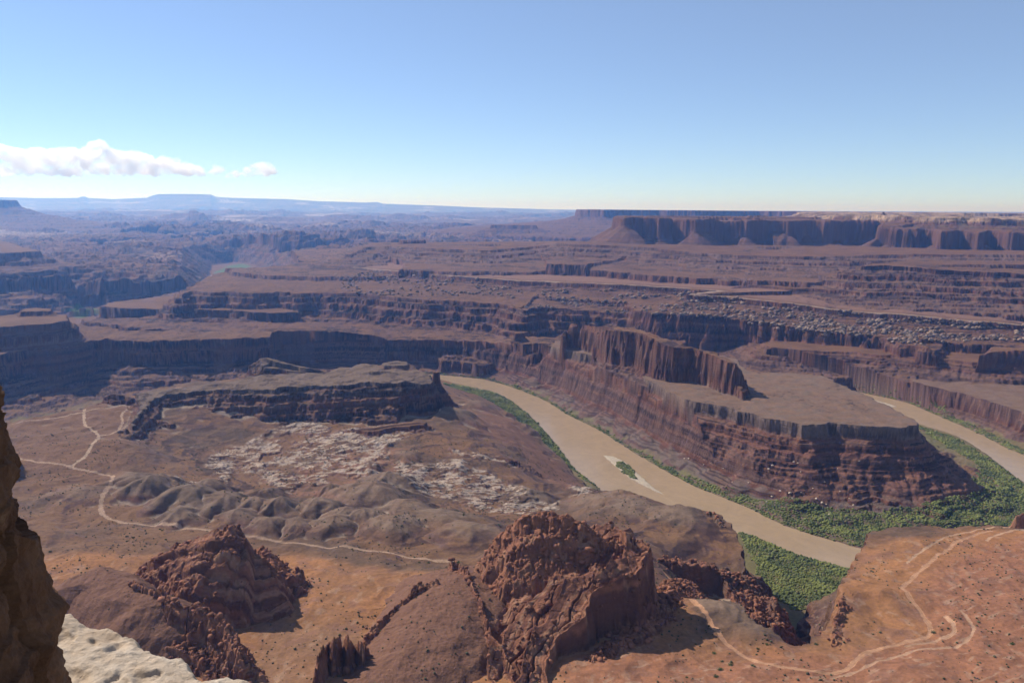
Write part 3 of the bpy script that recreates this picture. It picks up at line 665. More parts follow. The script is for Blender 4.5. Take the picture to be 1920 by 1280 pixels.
# =============================================================== surface colour (what the rock and soil are)
dHr = np.gradient(H, axis=0) / np.gradient(RR, axis=0)
dHa = (np.gradient(H, axis=1) - dHr * np.gradient(RR, axis=1)) / (RR * (az[1] - az[0]))
slope = np.sqrt(dHr ** 2 + dHa ** 2)
def col(*c): return np.array(c, np.float32)
XX = X + .7 * H; YY = Y + 1.9 * H
n1 = fbm(X, Y, 140, 4, off=40).astype(np.float32)
n2 = fbm(XX, YY, 26, 3, off=44).astype(np.float32)
zb = H + 5 * fbm(X, Y, 300, 2, off=50)
def band(s, o): return perlin(zb / s + o, np.zeros_like(zb) + o * 3.7).astype(np.float32)
def lerp(a, b, t): return a + (b - a) * t[..., None]
RED1 = col(.150, .060, .040); RED2 = col(.085, .042, .034); RED3 = col(.19, .098, .068); MAU = col(.135, .085, .075); PALE = col(.27, .20, .155)
b1 = band(11, 1.3); b2 = band(4.2, 7.9); b3 = band(23, 3.1)
strata = np.broadcast_to(RED1, X.shape + (3,)).astype(np.float32)
strata = lerp(strata, RED2, smooth(0.0, .45, b1) * .85)
strata = lerp(strata, RED3, smooth(0.05, .5, -b1 + .25 * b2) * .8)
strata = lerp(strata, MAU, smooth(0.0, .5, b3) * .7)
strata = lerp(strata, PALE, smooth(.42, .62, b2) * .45)
# talus and soil
SOIL = col(.190, .100, .053); SOIL2 = col(.152, .080, .045); SHALE = col(.122, .082, .058); ORANGE = col(.36, .165, .070); PINK = col(.315, .138, .080)
TALUS = col(.175, .105, .080)
soil = lerp(np.broadcast_to(SOIL, X.shape + (3,)).astype(np.float32), SOIL2, smooth(-.3, .4, n1))
Cc = soil.copy()
tal = lerp(np.broadcast_to(TALUS, X.shape + (3,)).astype(np.float32), MAU, smooth(-.2, .4, n2 + n1 * .5))
tal = tal * .55 + strata * .45
Cc = lerp(Cc, tal, smooth(.16, .38, slope))
Cc = lerp(Cc, strata, smooth(.55, 1.0, slope))
thin = smooth(.10, .34, band(3.6, 21.3) + .35 * band(9.0, 5.5)) * smooth(-.45, .15, fbm(X, Y, 120, 3, off=161) + .1)
thin = thin * smooth(.05, .16, slope) * (H > 12)
Cc = lerp(Cc, np.broadcast_to(col(.062, .034, .032), X.shape + (3,)), thin * .8)
def setmask(colr, m):
    global Cc
    Cc = lerp(Cc, colr, np.clip(m, 0, 1))
flat = 1 - smooth(.25, .6, slope)
# far white rim edges and pale far plain patches
fk = {f['name']: i + 1 for i, f in enumerate(feats)}
def isf(*n):
    m = np.zeros(X.shape, bool)
    for q in n: m |= (FID == fk[q])
    return m
wr_ = isf('white_rim')
setmask(col(.42, .33, .25), wr_ * (LOWD < 2) * (smooth(-60, -15, LOWD) * flat * smooth(-.5, .2, n1 + .2) * .7))
setmask(col(.27, .16, .115), wr_ * smooth(-60, -110, LOWD) * flat * .8)
setmask(col(.50, .37, .26), isf('pale_plateau') * (H > 545) * smooth(-.35, .25, fbm(X, Y, 240, 3, off=60) + .1) * .85)
setmask(col(.16, .12, .07), isf('pale_plateau') * smooth(.1, .4, fbm(X, Y, 120, 3, off=66)) * .7)
setmask(col(.20, .115, .085), isf('cliff_mesa') * (1 - flat) * .4)
setmask(col(.215, .15, .125), isf('stepped_slope', 'stepped_mesa') * smooth(.1, .3, slope) * (1 - smooth(.5, .8, slope)) * .6)
pl = isf('canyon_plain')
setmask(col(.36, .25, .18), pl * smooth(.25, .6, fbm(X, Y, 900, 4, off=70)) * flat * .7)
setmask(col(.50, .42, .36), pl * smooth(.35, .6, fbm(X, Y * 1.0, 2600, 4, off=75)) * smooth(9000, 14000, RR) * .8)
setmask(col(.13, .10, .085), pl * smooth(.1, .5, fbm(X, Y, 500, 4, off=77)) * .5)
setmask(col(.20, .128, .092), isf('gooseneck_mesa', 'river_bench') * (LOWD < 0) * flat * (.6 + .4 * smooth(-.4, .4, fbm(X, Y * 2.2, 60, 4, off=150))))
setmask(col(.17, .125, .10), isf('gooseneck_mesa') * (LOWD < 0) * flat * smooth(0, .5, fbm(X, Y * 2.5, 45, 4, off=151)) * .7)
setmask(col(.22, .125, .078), isf('gooseneck_mesa') * (LOWD < -12) * flat * smooth(-.1, .5, n2 + .6 * n1) * .6)
setmask(col(.20, .145, .12), isf('gooseneck_mesa') * smooth(118, 128, H) * smooth(.4, .8, slope) * .8)
setmask(col(.155, .115, .095), isf('gooseneck_mesa') * smooth(60, 20, H) * (1 - smooth(.5, .9, slope)) * smooth(-.3, .3, n1 + .15) * .8)
setmask(col(.20, .085, .058), isf('gooseneck_mesa') * smooth(118, 100, H) * smooth(20, 50, H) * (1 - smooth(.7, 1.1, slope)) * .6)
# near land
nl = (FID == kA) | (RR < 1500)
near = isf('near_land')
def zmask(P, z, blur, wob=14):
    m = np.zeros(X.shape, np.float32)
    ii = idxn
    q = poly_sd(conv(P, z), xn + wob * fbm(xn, yn, 50, 3, off=90), yn + wob * fbm(xn, yn, 50, 3, off=95))[0]
    m[ii] = smooth(blur, -blur, q)
    return m
hp = RR < 2300
blurH = H.copy()
def box(a, k, ax):
    c = np.cumsum(np.insert(a, 0, 0, axis=ax), axis=ax)
    n = a.shape[ax]
    lo = np.clip(np.arange(n) - k, 0, n); hi = np.clip(np.arange(n) + k + 1, 0, n)
    return (np.take(c, hi, axis=ax) - np.take(c, lo, axis=ax)) / ((hi - lo).reshape([-1, 1] if ax == 0 else [1, -1]))
bl = box(box(HU[:nrn], 7, 0), 9, 1) - HU[:nrn]
conc = np.zeros(X.shape, np.float32)
for c in range(NC): conc[:, c] = np.interp(RR[:, c], rrU[:nrn], bl[:, c], right=0)
setmask(SHALE, near * smooth(-.1, .5, n1) * .6)
setmask(col(.20, .112, .066), near * smooth(.0, .5, fbm(X, Y, 45, 3, off=92)) * .55)
LEFTB = zmask([(20,780),(110,770),(240,735),(320,740),(240,800),(230,850),(250,890),(140,880),(20,880)], 170, 20)
setmask(col(.182, .095, .055), near * LEFTB * .8)
REDS = zmask([(850,745),(960,775),(1040,850),(1110,915),(1060,950),(1000,920),(985,870),(880,850),(900,790)], 40, 16)
setmask(col(.21, .105, .072), near * REDS * .75)
RED_B = zmask([(520,900),(640,850),(760,830),(800,880),(640,960),(540,950)], 118, 25)
setmask(col(.24, .12, .08), near * RED_B * smooth(-.3, .2, n2) * .6)
OR = zmask([(60,1035),(400,1050),(560,1030),(760,1058),(900,1070),(1000,1150),(1150,1210),(1290,1110),(1300,1190),(1400,1215),(1480,1225),(1530,1190),(1560,1110),(1640,1000),(1760,1005),(1800,985),(2200,980),(2300,1400),(-200,1400),(-100,1040)], 168, 16)
setmask(ORANGE, near * OR * (.85 - .25 * smooth(-.2, .4, n1)))
PK = zmask([(1600,1240),(1750,1190),(1700,1110),(1830,1015),(1925,1000),(2200,1000),(2300,1400),(900,1400),(1100,1230),(1300,1230)], 172, 30)
setmask(PINK, near * PK * .8)
setmask(col(.235, .155, .115), near * zmask([(520,1165),(700,1185),(640,1400),(400,1400),(480,1200)], 175, 14) * .25)
setmask(col(.245, .125, .085), near * OR * smooth(.15, .5, fbm(X, Y, 30, 4, off=97)) * .6)
setmask(col(.43, .29, .20), near * OR * smooth(.36, .6, fbm(X * 1.2, Y * .6, 16, 4, off=99)) * .3)
setmask(col(.235, .105, .06), near * PK * smooth(.0, .4, fbm(X * .5 + Y * .3, Y * 1.4 - X * .5, 22, 4, off=190)) * .6)
setmask(col(.47, .33, .23), near * PK * smooth(.42, .6, fbm(X * .6 + Y * .4, Y * 2.2 - X * 1.2, 18, 4, off=191)) * .35)
setmask(col(.205, .140, .100), near * DM * (.55 + .3 * smooth(-.3, .3, n2)) * (1 - OR))
# washes: pale fine gravel where the ground is concave
setmask(col(.40, .31, .235), near * smooth(1.1, 2.6, conc) * (1 - smooth(.5, .8, slope)) * .55 * (1 - .7 * OR))
_u = X * math.cos(.35) + Y * math.sin(.35); _v = -X * math.sin(.35) + Y * math.cos(.35)
wmn = WM * smooth(-.35, .25, fbm(_u / 3.2, _v, 9, 4, off=101) + .5 * fbm(X, Y, 60, 3, off=104))
setmask(col(.43, .335, .265), near * smooth(.25, .7, wmn * (.7 + .5 * fbm(X, Y, 5, 3, off=171))) * (.95 - .5 * smooth(.9, 1.6, slope)))
# red rocks of the foreground
ROCKF = np.isin(FID, [i + 1 for i, f in enumerate(feats) if f.get('rock')])
rockc = lerp(np.broadcast_to(col(.30, .13, .075), X.shape + (3,)).astype(np.float32), col(.20, .085, .055), smooth(-.3, .5, n2))
rockc = lerp(rockc, col(.37, .20, .12), smooth(.2, .6, fbm(X, Y, 14, 3, off=110)) * .6)
setmask(rockc, ROCKF * 1.0)
setmask(col(.115, .050, .035), ROCKF * smooth(.05, .4, SLB) * .75)
setmask(col(.42, .24, .15), ROCKF * smooth(.1, .45, -SLB) * .5)
setmask(col(.175, .09, .06), isf('brown_mound', 'dark_cone') * .85)
setmask(col(.16, .12, .09), isf('river_crag') * smooth(118, 132, H) * .8)
setmask(col(.125, .080, .062), isf('river_crag', 'river_crag_step') * smooth(-.4, .3, n1 + .2) * .75)
gm = isf('grey_mesa', 'grey_mesa_knob', 'pyramid_hill')
setmask(col(.165, .115, .085), gm * (LOWD < 1) * .85)
setmask(col(.125, .095, .085), gm * smooth(-.1, .3, b2) * smooth(.4, .8, slope) * smooth(140, 165, H) * .7)
# river flats
lowl = (H < 14) & (slope < .5) & (RR < 2700) & ~ROCKF
fl = lowl * smooth(14, 7, H)
setmask(col(.19, .15, .075), fl * .8)
setmask(col(.13, .13, .05), fl * smooth(-.3, .3, n1) * .5)
FARG = np.zeros(X.shape, np.float32)
for P in ([(110,583),(160,577),(182,577),(176,590),(150,596),(118,590)], [(400,512),(432,497),(452,494),(470,498),(455,505),(440,512),(470,520),(478,525),(430,518)], [(470,627),(520,627),(530,633),(480,634)]):
    q = poly_sd(conv(P, 4), XC, YC)[0]
    q = upsample(q); FARG = np.maximum(FARG, smooth(30, -30, q + 25 * fbm(X, Y, 150, 2)))
setmask(col(.11, .17, .05), FARG * (H < 40))
setmask(col(.46, .38, .29), BAR * 1.0)

# ---- roads
ROADS = [('dirt_road', 6.0, [(-60,848,160),(48,868,158),(100,876,156),(150,883,155),(195,889,154),(211,896,153),(205,915,153),(192,940,153),(190,960,154),(200,972,154),(240,983,154),(300,992,153),(400,1003,152),(500,1015,150),(600,1026,150),(700,1037,150),(760,1048,150),(800,1054,150),(860,1058,150)], col(.38, .25, .17)),
         ('dirt_track', 5.5, [(135,879,156),(160,858,160),(178,830,165),(184,815,167),(170,802,168),(158,790,170),(158,768,171)], col(.42, .29, .20)),
         ('dirt_track', 4.5, [(184,815,167),(210,808,168),(228,785,172),(230,768,173),(260,748,175),(290,728,172)], col(.40, .27, .185)),
         ('rim_track', 5.0, [(20,795,171),(100,784,171),(200,762,172),(290,738,174),(340,727,178),(420,724,184)], col(.38, .25, .17)),
         ('dirt_road', 5.2, [(1245,1070,150),(1265,1088,152),(1290,1120,162),(1330,1170,167),(1375,1220,172),(1420,1243,174),(1480,1256,176),(1540,1262,176),(1580,1256,176),(1620,1230,175),(1680,1212,174),(1735,1196,174),(1744,1180,174),(1730,1155,172),(1700,1125,170),(1690,1108,170),(1710,1086,168),(1760,1045,163),(1800,1016,160),(1830,1002,159),(1858,996,158)], col(.46, .25, .145)),
         ('dirt_track', 4.5, [(1850,1016,160),(1870,1004,159),(1895,997,158),(1925,992,158)], col(.50, .30, .19)),
         ('dirt_track', 4.5, [(1700,1215,175),(1760,1203,174),(1785,1192,174),(1786,1178,174),(1773,1160,173)], col(.43, .25, .155)),
         ('dirt_track', 3.6, [(1560,1270,178),(1610,1256,177),(1660,1240,176),(1725,1224,175),(1790,1216,175),(1822,1196,174),(1818,1170,173),(1800,1150,172)], col(.44, .26, .165)),
         ('dirt_track', 3.2, [(1700,1060,164),(1740,1030,161),(1790,1004,159),(1850,990,158),(1900,984,158)], col(.45, .28, .18))]
ROADI = np.zeros(X.shape, np.int8)
for k, (nm, wd_, P, cc) in enumerate(ROADS):
    Pw = curve([W(*p) for p in P], 5)
    bx = [p[0] for p in Pw]; by = [p[1] for p in Pw]
    idx = np.nonzero((X > min(bx) - 30) & (X < max(bx) + 30) & (Y > min(by) - 30) & (Y < max(by) + 30))
    x, y = X[idx], Y[idx]
    d = line_sd(Pw, x, y)[0]
    on = (d < wd_ / 2 * (1 + .45 * fbm(x, y, 14, 3))) & (FID[idx] == kA)
    sel = (idx[0][on], idx[1][on])
    ROADI[sel] = k + 1
    e = d[on] / (wd_ / 2)
    Cc[sel] = cc * (0.80 + 0.20 * np.abs(e[:, None] * 2 - 1)) * (1 + .22 * fbm(x[on], y[on], 30, 4, off=180)[:, None])
    # the road bed is worn level
    H[sel] = H[sel] - .25
Cc = lerp(Cc, Cc * np.array([.42, .38, .42], np.float32), thin * isf('gooseneck_mesa', 'grey_mesa', 'stepped_slope', 'stepped_mesa', 'pyramid_hill', 'white_rim', 'middle_bench', 'far_wall', 'canyon_plain') * .8)
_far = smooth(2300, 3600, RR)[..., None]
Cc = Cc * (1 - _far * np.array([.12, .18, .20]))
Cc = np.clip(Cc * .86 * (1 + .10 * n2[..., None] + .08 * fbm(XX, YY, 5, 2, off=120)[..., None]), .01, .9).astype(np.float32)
print("colour", time.time() - T0)

# =============================================================== materials
def terrain_material(name, bump=1.0):
    m = bpy.data.materials.new(name); m.use_nodes = True
    n = m.node_tree; b = n.nodes['Principled BSDF']
    b.inputs['Roughness'].default_value = .95
    b.inputs['Specular IOR Level'].default_value = .15
    a = n.nodes.new('ShaderNodeAttribute'); a.attribute_name = 'Col'
    tc = n.nodes.new('ShaderNodeTexCoord')
    def noise(sc, vec=None, det=5):
        q = n.nodes.new('ShaderNodeTexNoise'); q.inputs['Scale'].default_value = sc; q.inputs['Detail'].default_value = det
        q.inputs['Roughness'].default_value = .65
        n.links.new(vec or tc.outputs['Object'], q.inputs['Vector']); return q
    nz = noise(.22, det=8)
    mr = n.nodes.new('ShaderNodeMapRange'); mr.inputs[1].default_value = .25; mr.inputs[2].default_value = .75; mr.inputs[3].default_value = .72; mr.inputs[4].default_value = 1.28
    n.links.new(nz.outputs[0], mr.inputs[0])
    mx = n.nodes.new('ShaderNodeVectorMath'); mx.operation = 'SCALE'
    n.links.new(a.outputs['Color'], mx.inputs[0]); n.links.new(mr.outputs[0], mx.inputs['Scale'])
    n.links.new(mx.outputs[0], b.inputs['Base Color'])
    # vertical joints and thin beds on steep rock, grain elsewhere
    mp = n.nodes.new('ShaderNodeMapping'); mp.inputs['Scale'].default_value = (.12, .12, .05)
    n.links.new(tc.outputs['Object'], mp.inputs[0])
    nv = noise(1.0, mp.outputs[0], 4)
    mp2 = n.nodes.new('ShaderNodeMapping'); mp2.inputs['Scale'].default_value = (.03, .03, .42)
    n.links.new(tc.outputs['Object'], mp2.inputs[0])
    nh = noise(1.0, mp2.outputs[0], 4)
    ng = noise(.5, None, 6)
    ad = n.nodes.new('ShaderNodeMath'); ad.operation = 'ADD'; n.links.new(nv.outputs[0], ad.inputs[0]); n.links.new(nh.outputs[0], ad.inputs[1])
    geo = n.nodes.new('ShaderNodeNewGeometry'); sp = n.nodes.new('ShaderNodeSeparateXYZ'); n.links.new(geo.outputs['True Normal'], sp.inputs[0])
    st = n.nodes.new('ShaderNodeMapRange'); st.inputs[1].default_value = .9; st.inputs[2].default_value = .55; st.inputs[3].default_value = 0; st.inputs[4].default_value = 1
    n.links.new(sp.outputs['Z'], st.inputs[0])
    mu = n.nodes.new('ShaderNodeMath'); mu.operation = 'MULTIPLY'; n.links.new(ad.outputs[0], mu.inputs[0]); n.links.new(st.outputs[0], mu.inputs[1])
    su = n.nodes.new('ShaderNodeMath'); su.operation = 'MULTIPLY_ADD'; n.links.new(mu.outputs[0], su.inputs[0]); su.inputs[1].default_value = 1.8; n.links.new(ng.outputs[0], su.inputs[2])
    bp = n.nodes.new('ShaderNodeBump'); bp.inputs['Strength'].default_value = .8 * bump; bp.inputs['Distance'].default_value = 1.3
    n.links.new(su.outputs[0], bp.inputs['Height']); n.links.new(bp.outputs[0], b.inputs['Normal'])
    return m
MT = terrain_material('rock_and_soil')
MROAD = terrain_material('packed_dirt', .3)

def plain(name, c, rough=.9, var=.25, scale=.5, bump=0, bscale=1.0):
    m = bpy.data.materials.new(name); m.use_nodes = True
    n = m.node_tree; b = n.nodes['Principled BSDF']
    b.inputs['Roughness'].default_value = rough; b.inputs['Specular IOR Level'].default_value = .2
    tc = n.nodes.new('ShaderNodeTexCoord')
    nz = n.nodes.new('ShaderNodeTexNoise'); nz.inputs['Scale'].default_value = scale; nz.inputs['Detail'].default_value = 5
    n.links.new(tc.outputs['Object'], nz.inputs['Vector'])
    cr = n.nodes.new('ShaderNodeValToRGB')
    cr.color_ramp.elements[0].position = .3; cr.color_ramp.elements[1].position = .7
    cr.color_ramp.elements[0].color = (*[v * (1 - var) for v in c], 1); cr.color_ramp.elements[1].color = (*[min(v * (1 + var), 1) for v in c], 1)
    n.links.new(nz.outputs[0], cr.inputs[0]); n.links.new(cr.outputs[0], b.inputs['Base Color'])
    if bump:
        nb = n.nodes.new('ShaderNodeTexNoise'); nb.inputs['Scale'].default_value = bscale; nb.inputs['Detail'].default_value = 6
        n.links.new(tc.outputs['Object'], nb.inputs['Vector'])
        bp = n.nodes.new('ShaderNodeBump'); bp.inputs['Strength'].default_value = .6; bp.inputs['Distance'].default_value = bump
        n.links.new(nb.outputs[0], bp.inputs['Height']); n.links.new(bp.outputs[0], b.inputs['Normal'])
    return m

# =============================================================== meshes
def mesh_from(name, co, faces, mat, nside=None, colr=None, smooth_=False):
    me = bpy.data.meshes.new(name)
    nf = len(faces); k = faces.shape[1]
    me.vertices.add(len(co)); me.vertices.foreach_set('co', np.ascontiguousarray(co, dtype=np.float32).ravel())
    me.loops.add(nf * k); me.loops.foreach_set('vertex_index', np.ascontiguousarray(faces, dtype=np.int32).ravel())
    me.polygons.add(nf); me.polygons.foreach_set('loop_start', np.arange(0, nf * k, k, dtype=np.int32))
    me.polygons.foreach_set('loop_total', np.full(nf, k, np.int32))
    if smooth_: me.polygons.foreach_set('use_smooth', np.ones(nf, bool))
    me.update(calc_edges=True)
    if colr is not None:
        at = me.color_attributes.new('Col', 'FLOAT_COLOR', 'POINT')
        at.data.foreach_set('color', np.c_[colr, np.ones(len(colr))].astype(np.float32).ravel())
    me.materials.append(mat)
    o = bpy.data.objects.new(name, me)
    C.objects.link(o)
    return o
def tag(o, label=None, cat=None, group=None, kind=None):
    if label: o['label'] = label
    if cat: o['category'] = cat
    if group: o['group'] = group
    if kind: o['kind'] = kind
    return o

COv = np.stack([X, Y, H], -1).reshape(-1, 3)
CLv = Cc.reshape(-1, 3)
ii, jj = np.meshgrid(np.arange(NR - 1), np.arange(NC - 1), indexing='ij')
v0 = (ii * NC + jj).ravel()
QF = np.stack([v0, v0 + 1, v0 + NC + 1, v0 + NC], -1)[:, ::-1]     # wound so the normals point up
nq = np.cross(COv[QF[0, 1]] - COv[QF[0, 0]], COv[QF[0, 2]] - COv[QF[0, 0]])
if nq[2] < 0: QF = QF[:, ::-1]
fF = FID[:-1, :-1].ravel().astype(np.int32)
rF = ROADI[:-1, :-1].ravel().astype(np.int32)
bF = BAR[:-1, :-1].ravel()
# joined landforms share one object
JOIN = {'banded_butte_cap': 'banded_butte', 'fin_end': 'rock_fin', 'grey_mesa_knob': 'grey_mesa'}
key = np.zeros(len(fF), np.int32)
for k, f in enumerate(feats):
    if f['name'] in JOIN: key[fF == k + 1] = fk[JOIN[f['name']]]
    elif f['label']: key[fF == k + 1] = k + 1
key[rF > 0] = 1000 + rF[rF > 0]
key[bF] = 2000
def emit(name, mask, mat=MT):
    q = QF[mask]
    if len(q) == 0: return None
    u, inv = np.unique(q.ravel(), return_inverse=True)
    return mesh_from(name, COv[u], inv.reshape(-1, 4), mat, colr=CLv[u])
def main_piece(k):
    # keep the largest piece of a landform, stray patches go to the ground
    m = (key == k).reshape(NR - 1, NC - 1)
    r_, c_ = np.nonzero(m)
    if len(r_) == 0: return
    r0, r1, c0_, c1 = r_.min(), r_.max() + 1, c_.min(), c_.max() + 1
    sub = m[r0:r1, c0_:c1]
    bl_ = box(box(sub.astype(np.float32), 12, 0), 12, 1) * sub
    cur = np.zeros_like(sub); cur[np.unravel_index(bl_.argmax(), bl_.shape)] = True
    n0 = 0
    while True:
        for _ in range(25):
            g = cur.copy()
            g[1:] |= cur[:-1]; g[:-1] |= cur[1:]; g[:, 1:] |= cur[:, :-1]; g[:, :-1] |= cur[:, 1:]
            cur = g & sub
        if cur.sum() == n0: break
        n0 = cur.sum()
    sub2 = sub & ~cur
    kk = key.reshape(NR - 1, NC - 1); kk[r0:r1, c0_:c1][sub2] = 0
for q in ('red_terraces', 'castle_rock', 'river_crag', 'cliff_mesa', 'skyline_mesa', 'small_mesa'): main_piece(fk[q])
lowF = (LOWD[:-1, :-1] < 0).ravel()
PARTS = {'cliff_mesa': ('flat_top', 'cliff_and_talus'), 'skyline_mesa': ('flat_top', 'cliff_and_talus'), 'gooseneck_mesa': ('flat_top', 'stepped_side'), 'stepped_mesa': ('flat_top', 'stepped_side'), 'grey_mesa': ('flat_top', 'stepped_side'), 'far_wall': ('bench_top', 'cliff_and_talus'), 'hazy_mesa': ('flat_top', 'cliff_and_talus'), 'rock_fin': ('crest', 'fluted_wall'), 'banded_butte': ('flat_top', 'stepped_side')}
tag(emit('ground', key == 0), 'desert canyon floor, benches and far plain of red and tan rock', kind='structure')
for k, f in enumerate(feats):
    if f['label'] and (key == k + 1).any():
        mk_ = key == k + 1
        if f['name'] in PARTS:
            # a mesa is its flat top and the walls below the rim
            e = bpy.data.objects.new(f['name'], None); C.objects.link(e)
            u_ = COv[QF[mk_][:, 0]]; e.location = (float(u_[:, 0].mean()), float(u_[:, 1].mean()), float(u_[:, 2].min()))
            tag(e, f['label'], f['cat'])
            for pn_, sel_ in ((PARTS[f['name']][0], mk_ & lowF), (PARTS[f['name']][1], mk_ & ~lowF)):
                o = emit(pn_, sel_)
                if o: o.parent = e; o.matrix_parent_inverse = Matrix.Translation(-e.location)
        else:
            tag(emit(f['name'], mk_), f['label'], f['cat'])
RL = {1: 'pale dirt road winding across the near bench from the left edge', 2: 'faint dirt track forking up from the road on the left bench', 3: 'second faint track curving to the right on the left bench', 4: 'faint track along the far rim of the left bench',
      5: 'dirt road switching back over the orange plateau at the lower right', 6: 'short upper dirt track at the right edge of the orange plateau', 7: 'cut-off loop of track beside the sharp bend at the lower right', 8: 'faint outer track curving below the sharp bend at the lower right', 9: 'faint upper track along the brink of the orange plateau'}
for k in range(len(ROADS)):
    o = emit(ROADS[k][0], key == 1001 + k, MROAD)
    if o: tag(o, RL[k + 1], kind='structure')
o = emit('sand_bar', key == 2000)
if o: tag(o, 'pale sand bars in the muddy river', kind='structure')
print("meshes", time.time() - T0)
# ---- water
def poly_face(name, polys, z, mat):
    import bmesh
    bm = bmesh.new()
    for P in polys:
        vs = [bm.verts.new((p[0], p[1], z)) for p in P]
        bm.faces.new(vs)
    bmesh.ops.triangulate(bm, faces=bm.faces[:])
    for f in bm.faces:
        if f.normal.z < 0: f.normal_flip()
    me = bpy.data.meshes.new(name); bm.to_mesh(me); bm.free()
    me.materials.append(mat)
    o = bpy.data.objects.new(name, me); C.objects.link(o); return o
mw = bpy.data.materials.new('muddy_water'); mw.use_nodes = True
n = mw.node_tree; b = n.nodes['Principled BSDF']
b.inputs['Roughness'].default_value = .22; b.inputs['Specular IOR Level'].default_value = .5
tc = n.nodes.new('ShaderNodeTexCoord'); nz = n.nodes.new('ShaderNodeTexNoise'); nz.inputs['Scale'].default_value = .014; nz.inputs['Detail'].default_value = 9; nz.inputs['Roughness'].default_value = .62; nz.inputs['Distortion'].default_value = 2.2
n.links.new(tc.outputs['Object'], nz.inputs['Vector'])
cr = n.nodes.new('ShaderNodeValToRGB'); cr.color_ramp.elements[0].position = .3; cr.color_ramp.elements[1].position = .7
cr.color_ramp.elements[0].color = (.305, .215, .130, 1); cr.color_ramp.elements[1].color = (.37, .262, .162, 1)
n.links.new(nz.outputs[0], cr.inputs[0]); n.links.new(cr.outputs[0], b.inputs['Base Color'])
nb = n.nodes.new('ShaderNodeTexNoise'); nb.inputs['Scale'].default_value = .25; nb.inputs['Detail'].default_value = 4
n.links.new(tc.outputs['Object'], nb.inputs['Vector'])
bp = n.nodes.new('ShaderNodeBump'); bp.inputs['Strength'].default_value = .12; bp.inputs['Distance'].default_value = .6
n.links.new(nb.outputs[0], bp.inputs['Height']); n.links.new(bp.outputs[0], b.inputs['Normal'])
# a sheet over the whole valley floor near the river; the banks rise through it
_w = PR(400, 3000); 
tag(poly_face('river', [[(-1400, 900), (2300, 900), (2300, 3300), (-1400, 3300)]], 0.0, mw), 'wide muddy tan river curving through the canyon', kind='structure')


tag(poly_face('river', [conv([(400,517),(430,518),(466,526),(478,529),(455,529),(425,524),(400,521)], 6)], 6.0, mw), 'small distant bend of the river glinting between cliffs at the left', kind='structure')
# =============================================================== helpers that need the finished land
IDU = near_even(FID); RDU = near_even(ROADI); SLU = to_even(slope)
def _ij(x, y):
    a = np.arctan2(x, y); r = np.hypot(x, y)
    return np.clip(np.searchsorted(rrU, r) - 1, 0, len(rrU) - 2), np.clip(((a - az[0]) / (az[1] - az[0])).astype(int), 0, NC - 2), r
def ground_z(x, y):
    i, j, r = _ij(x, y)
    t = (r - rrU[i]) / (rrU[i + 1] - rrU[i])
    return HU[i, j] * (1 - t) + HU[i + 1, j] * t
def ground_id(x, y):
    i, j, r = _ij(x, y)
    return IDU[i, j], RDU[i, j], SLU[i, j]
def hit(px, py):
    """first point of the land along the line of sight through a pixel"""
    v = ray(px, py); h = math.hypot(v[0], v[1]); a = math.atan2(v[0], v[1])
    j = int(np.clip((a - az[0]) / (az[1] - az[0]), 0, NC - 2))
    zl = CAMZ + v[2] / h * rrU
    k = np.nonzero(HU[:, j] > zl)[0]
    if len(k) == 0: return None
    k = k[0]; r = rrU[k]
    return (v[0] / h * r, v[1] / h * r, float(HU[k, j]))

def ico(sub):
    import bmesh
    bm = bmesh.new(); bmesh.ops.create_icosphere(bm, subdivisions=sub, radius=1)
    v = np.array([q.co[:] for q in bm.verts]); f = np.array([[q.index for q in g.verts] for g in bm.faces]); bm.free()
    return v, f
I1, F1 = ico(1); I2, F2 = ico(2); I3, F3 = ico(3)
R_ = np.random.RandomState(3)

def scatter_mesh(name, P, rad_, hgt, base, F, mat, colr, jit=.5, sink=.25):
    """many small lumps merged in one mesh"""
    n = len(P); nv = len(base)
    k = R_.rand(n, nv, 1) * jit + 1 - jit / 2
    a = R_.rand(n) * 6.283
    b = base[None] * k
    c, s_ = np.cos(a)[:, None], np.sin(a)[:, None]
    st = 1 + .35 * (R_.rand(n)[:, None] - .5)
    bx = (b[..., 0] * c - b[..., 1] * s_) * rad_[:, None] * st; by = (b[..., 0] * s_ + b[..., 1] * c) * rad_[:, None] / st
    bz = (b[..., 2] + 1 - sink * 2) * hgt[:, None]
    co = np.stack([P[:, 0:1] + bx, P[:, 1:2] + by, P[:, 2:3] + bz], -1).reshape(-1, 3)
    fc = (F[None] + (np.arange(n) * nv)[:, None, None]).reshape(-1, 3)
    cc = np.repeat(colr, nv, axis=0)
    return mesh_from(name, co, fc, mat, colr=cc)

def sample_poly(P, spacing):
    P = np.array(P); x0, y0 = P.min(0); x1, y1 = P.max(0)
    n = int((x1 - x0) * (y1 - y0) / spacing ** 2)
    x = x0 + (x1 - x0) * R_.rand(n); y = y0 + (y1 - y0) * R_.rand(n)
    d = poly_sd([tuple(p) for p in P], x + 7 * fbm(x, y, 25, 2), y + 7 * fbm(x, y, 25, 2, off=4))[0]
    return x, y, d

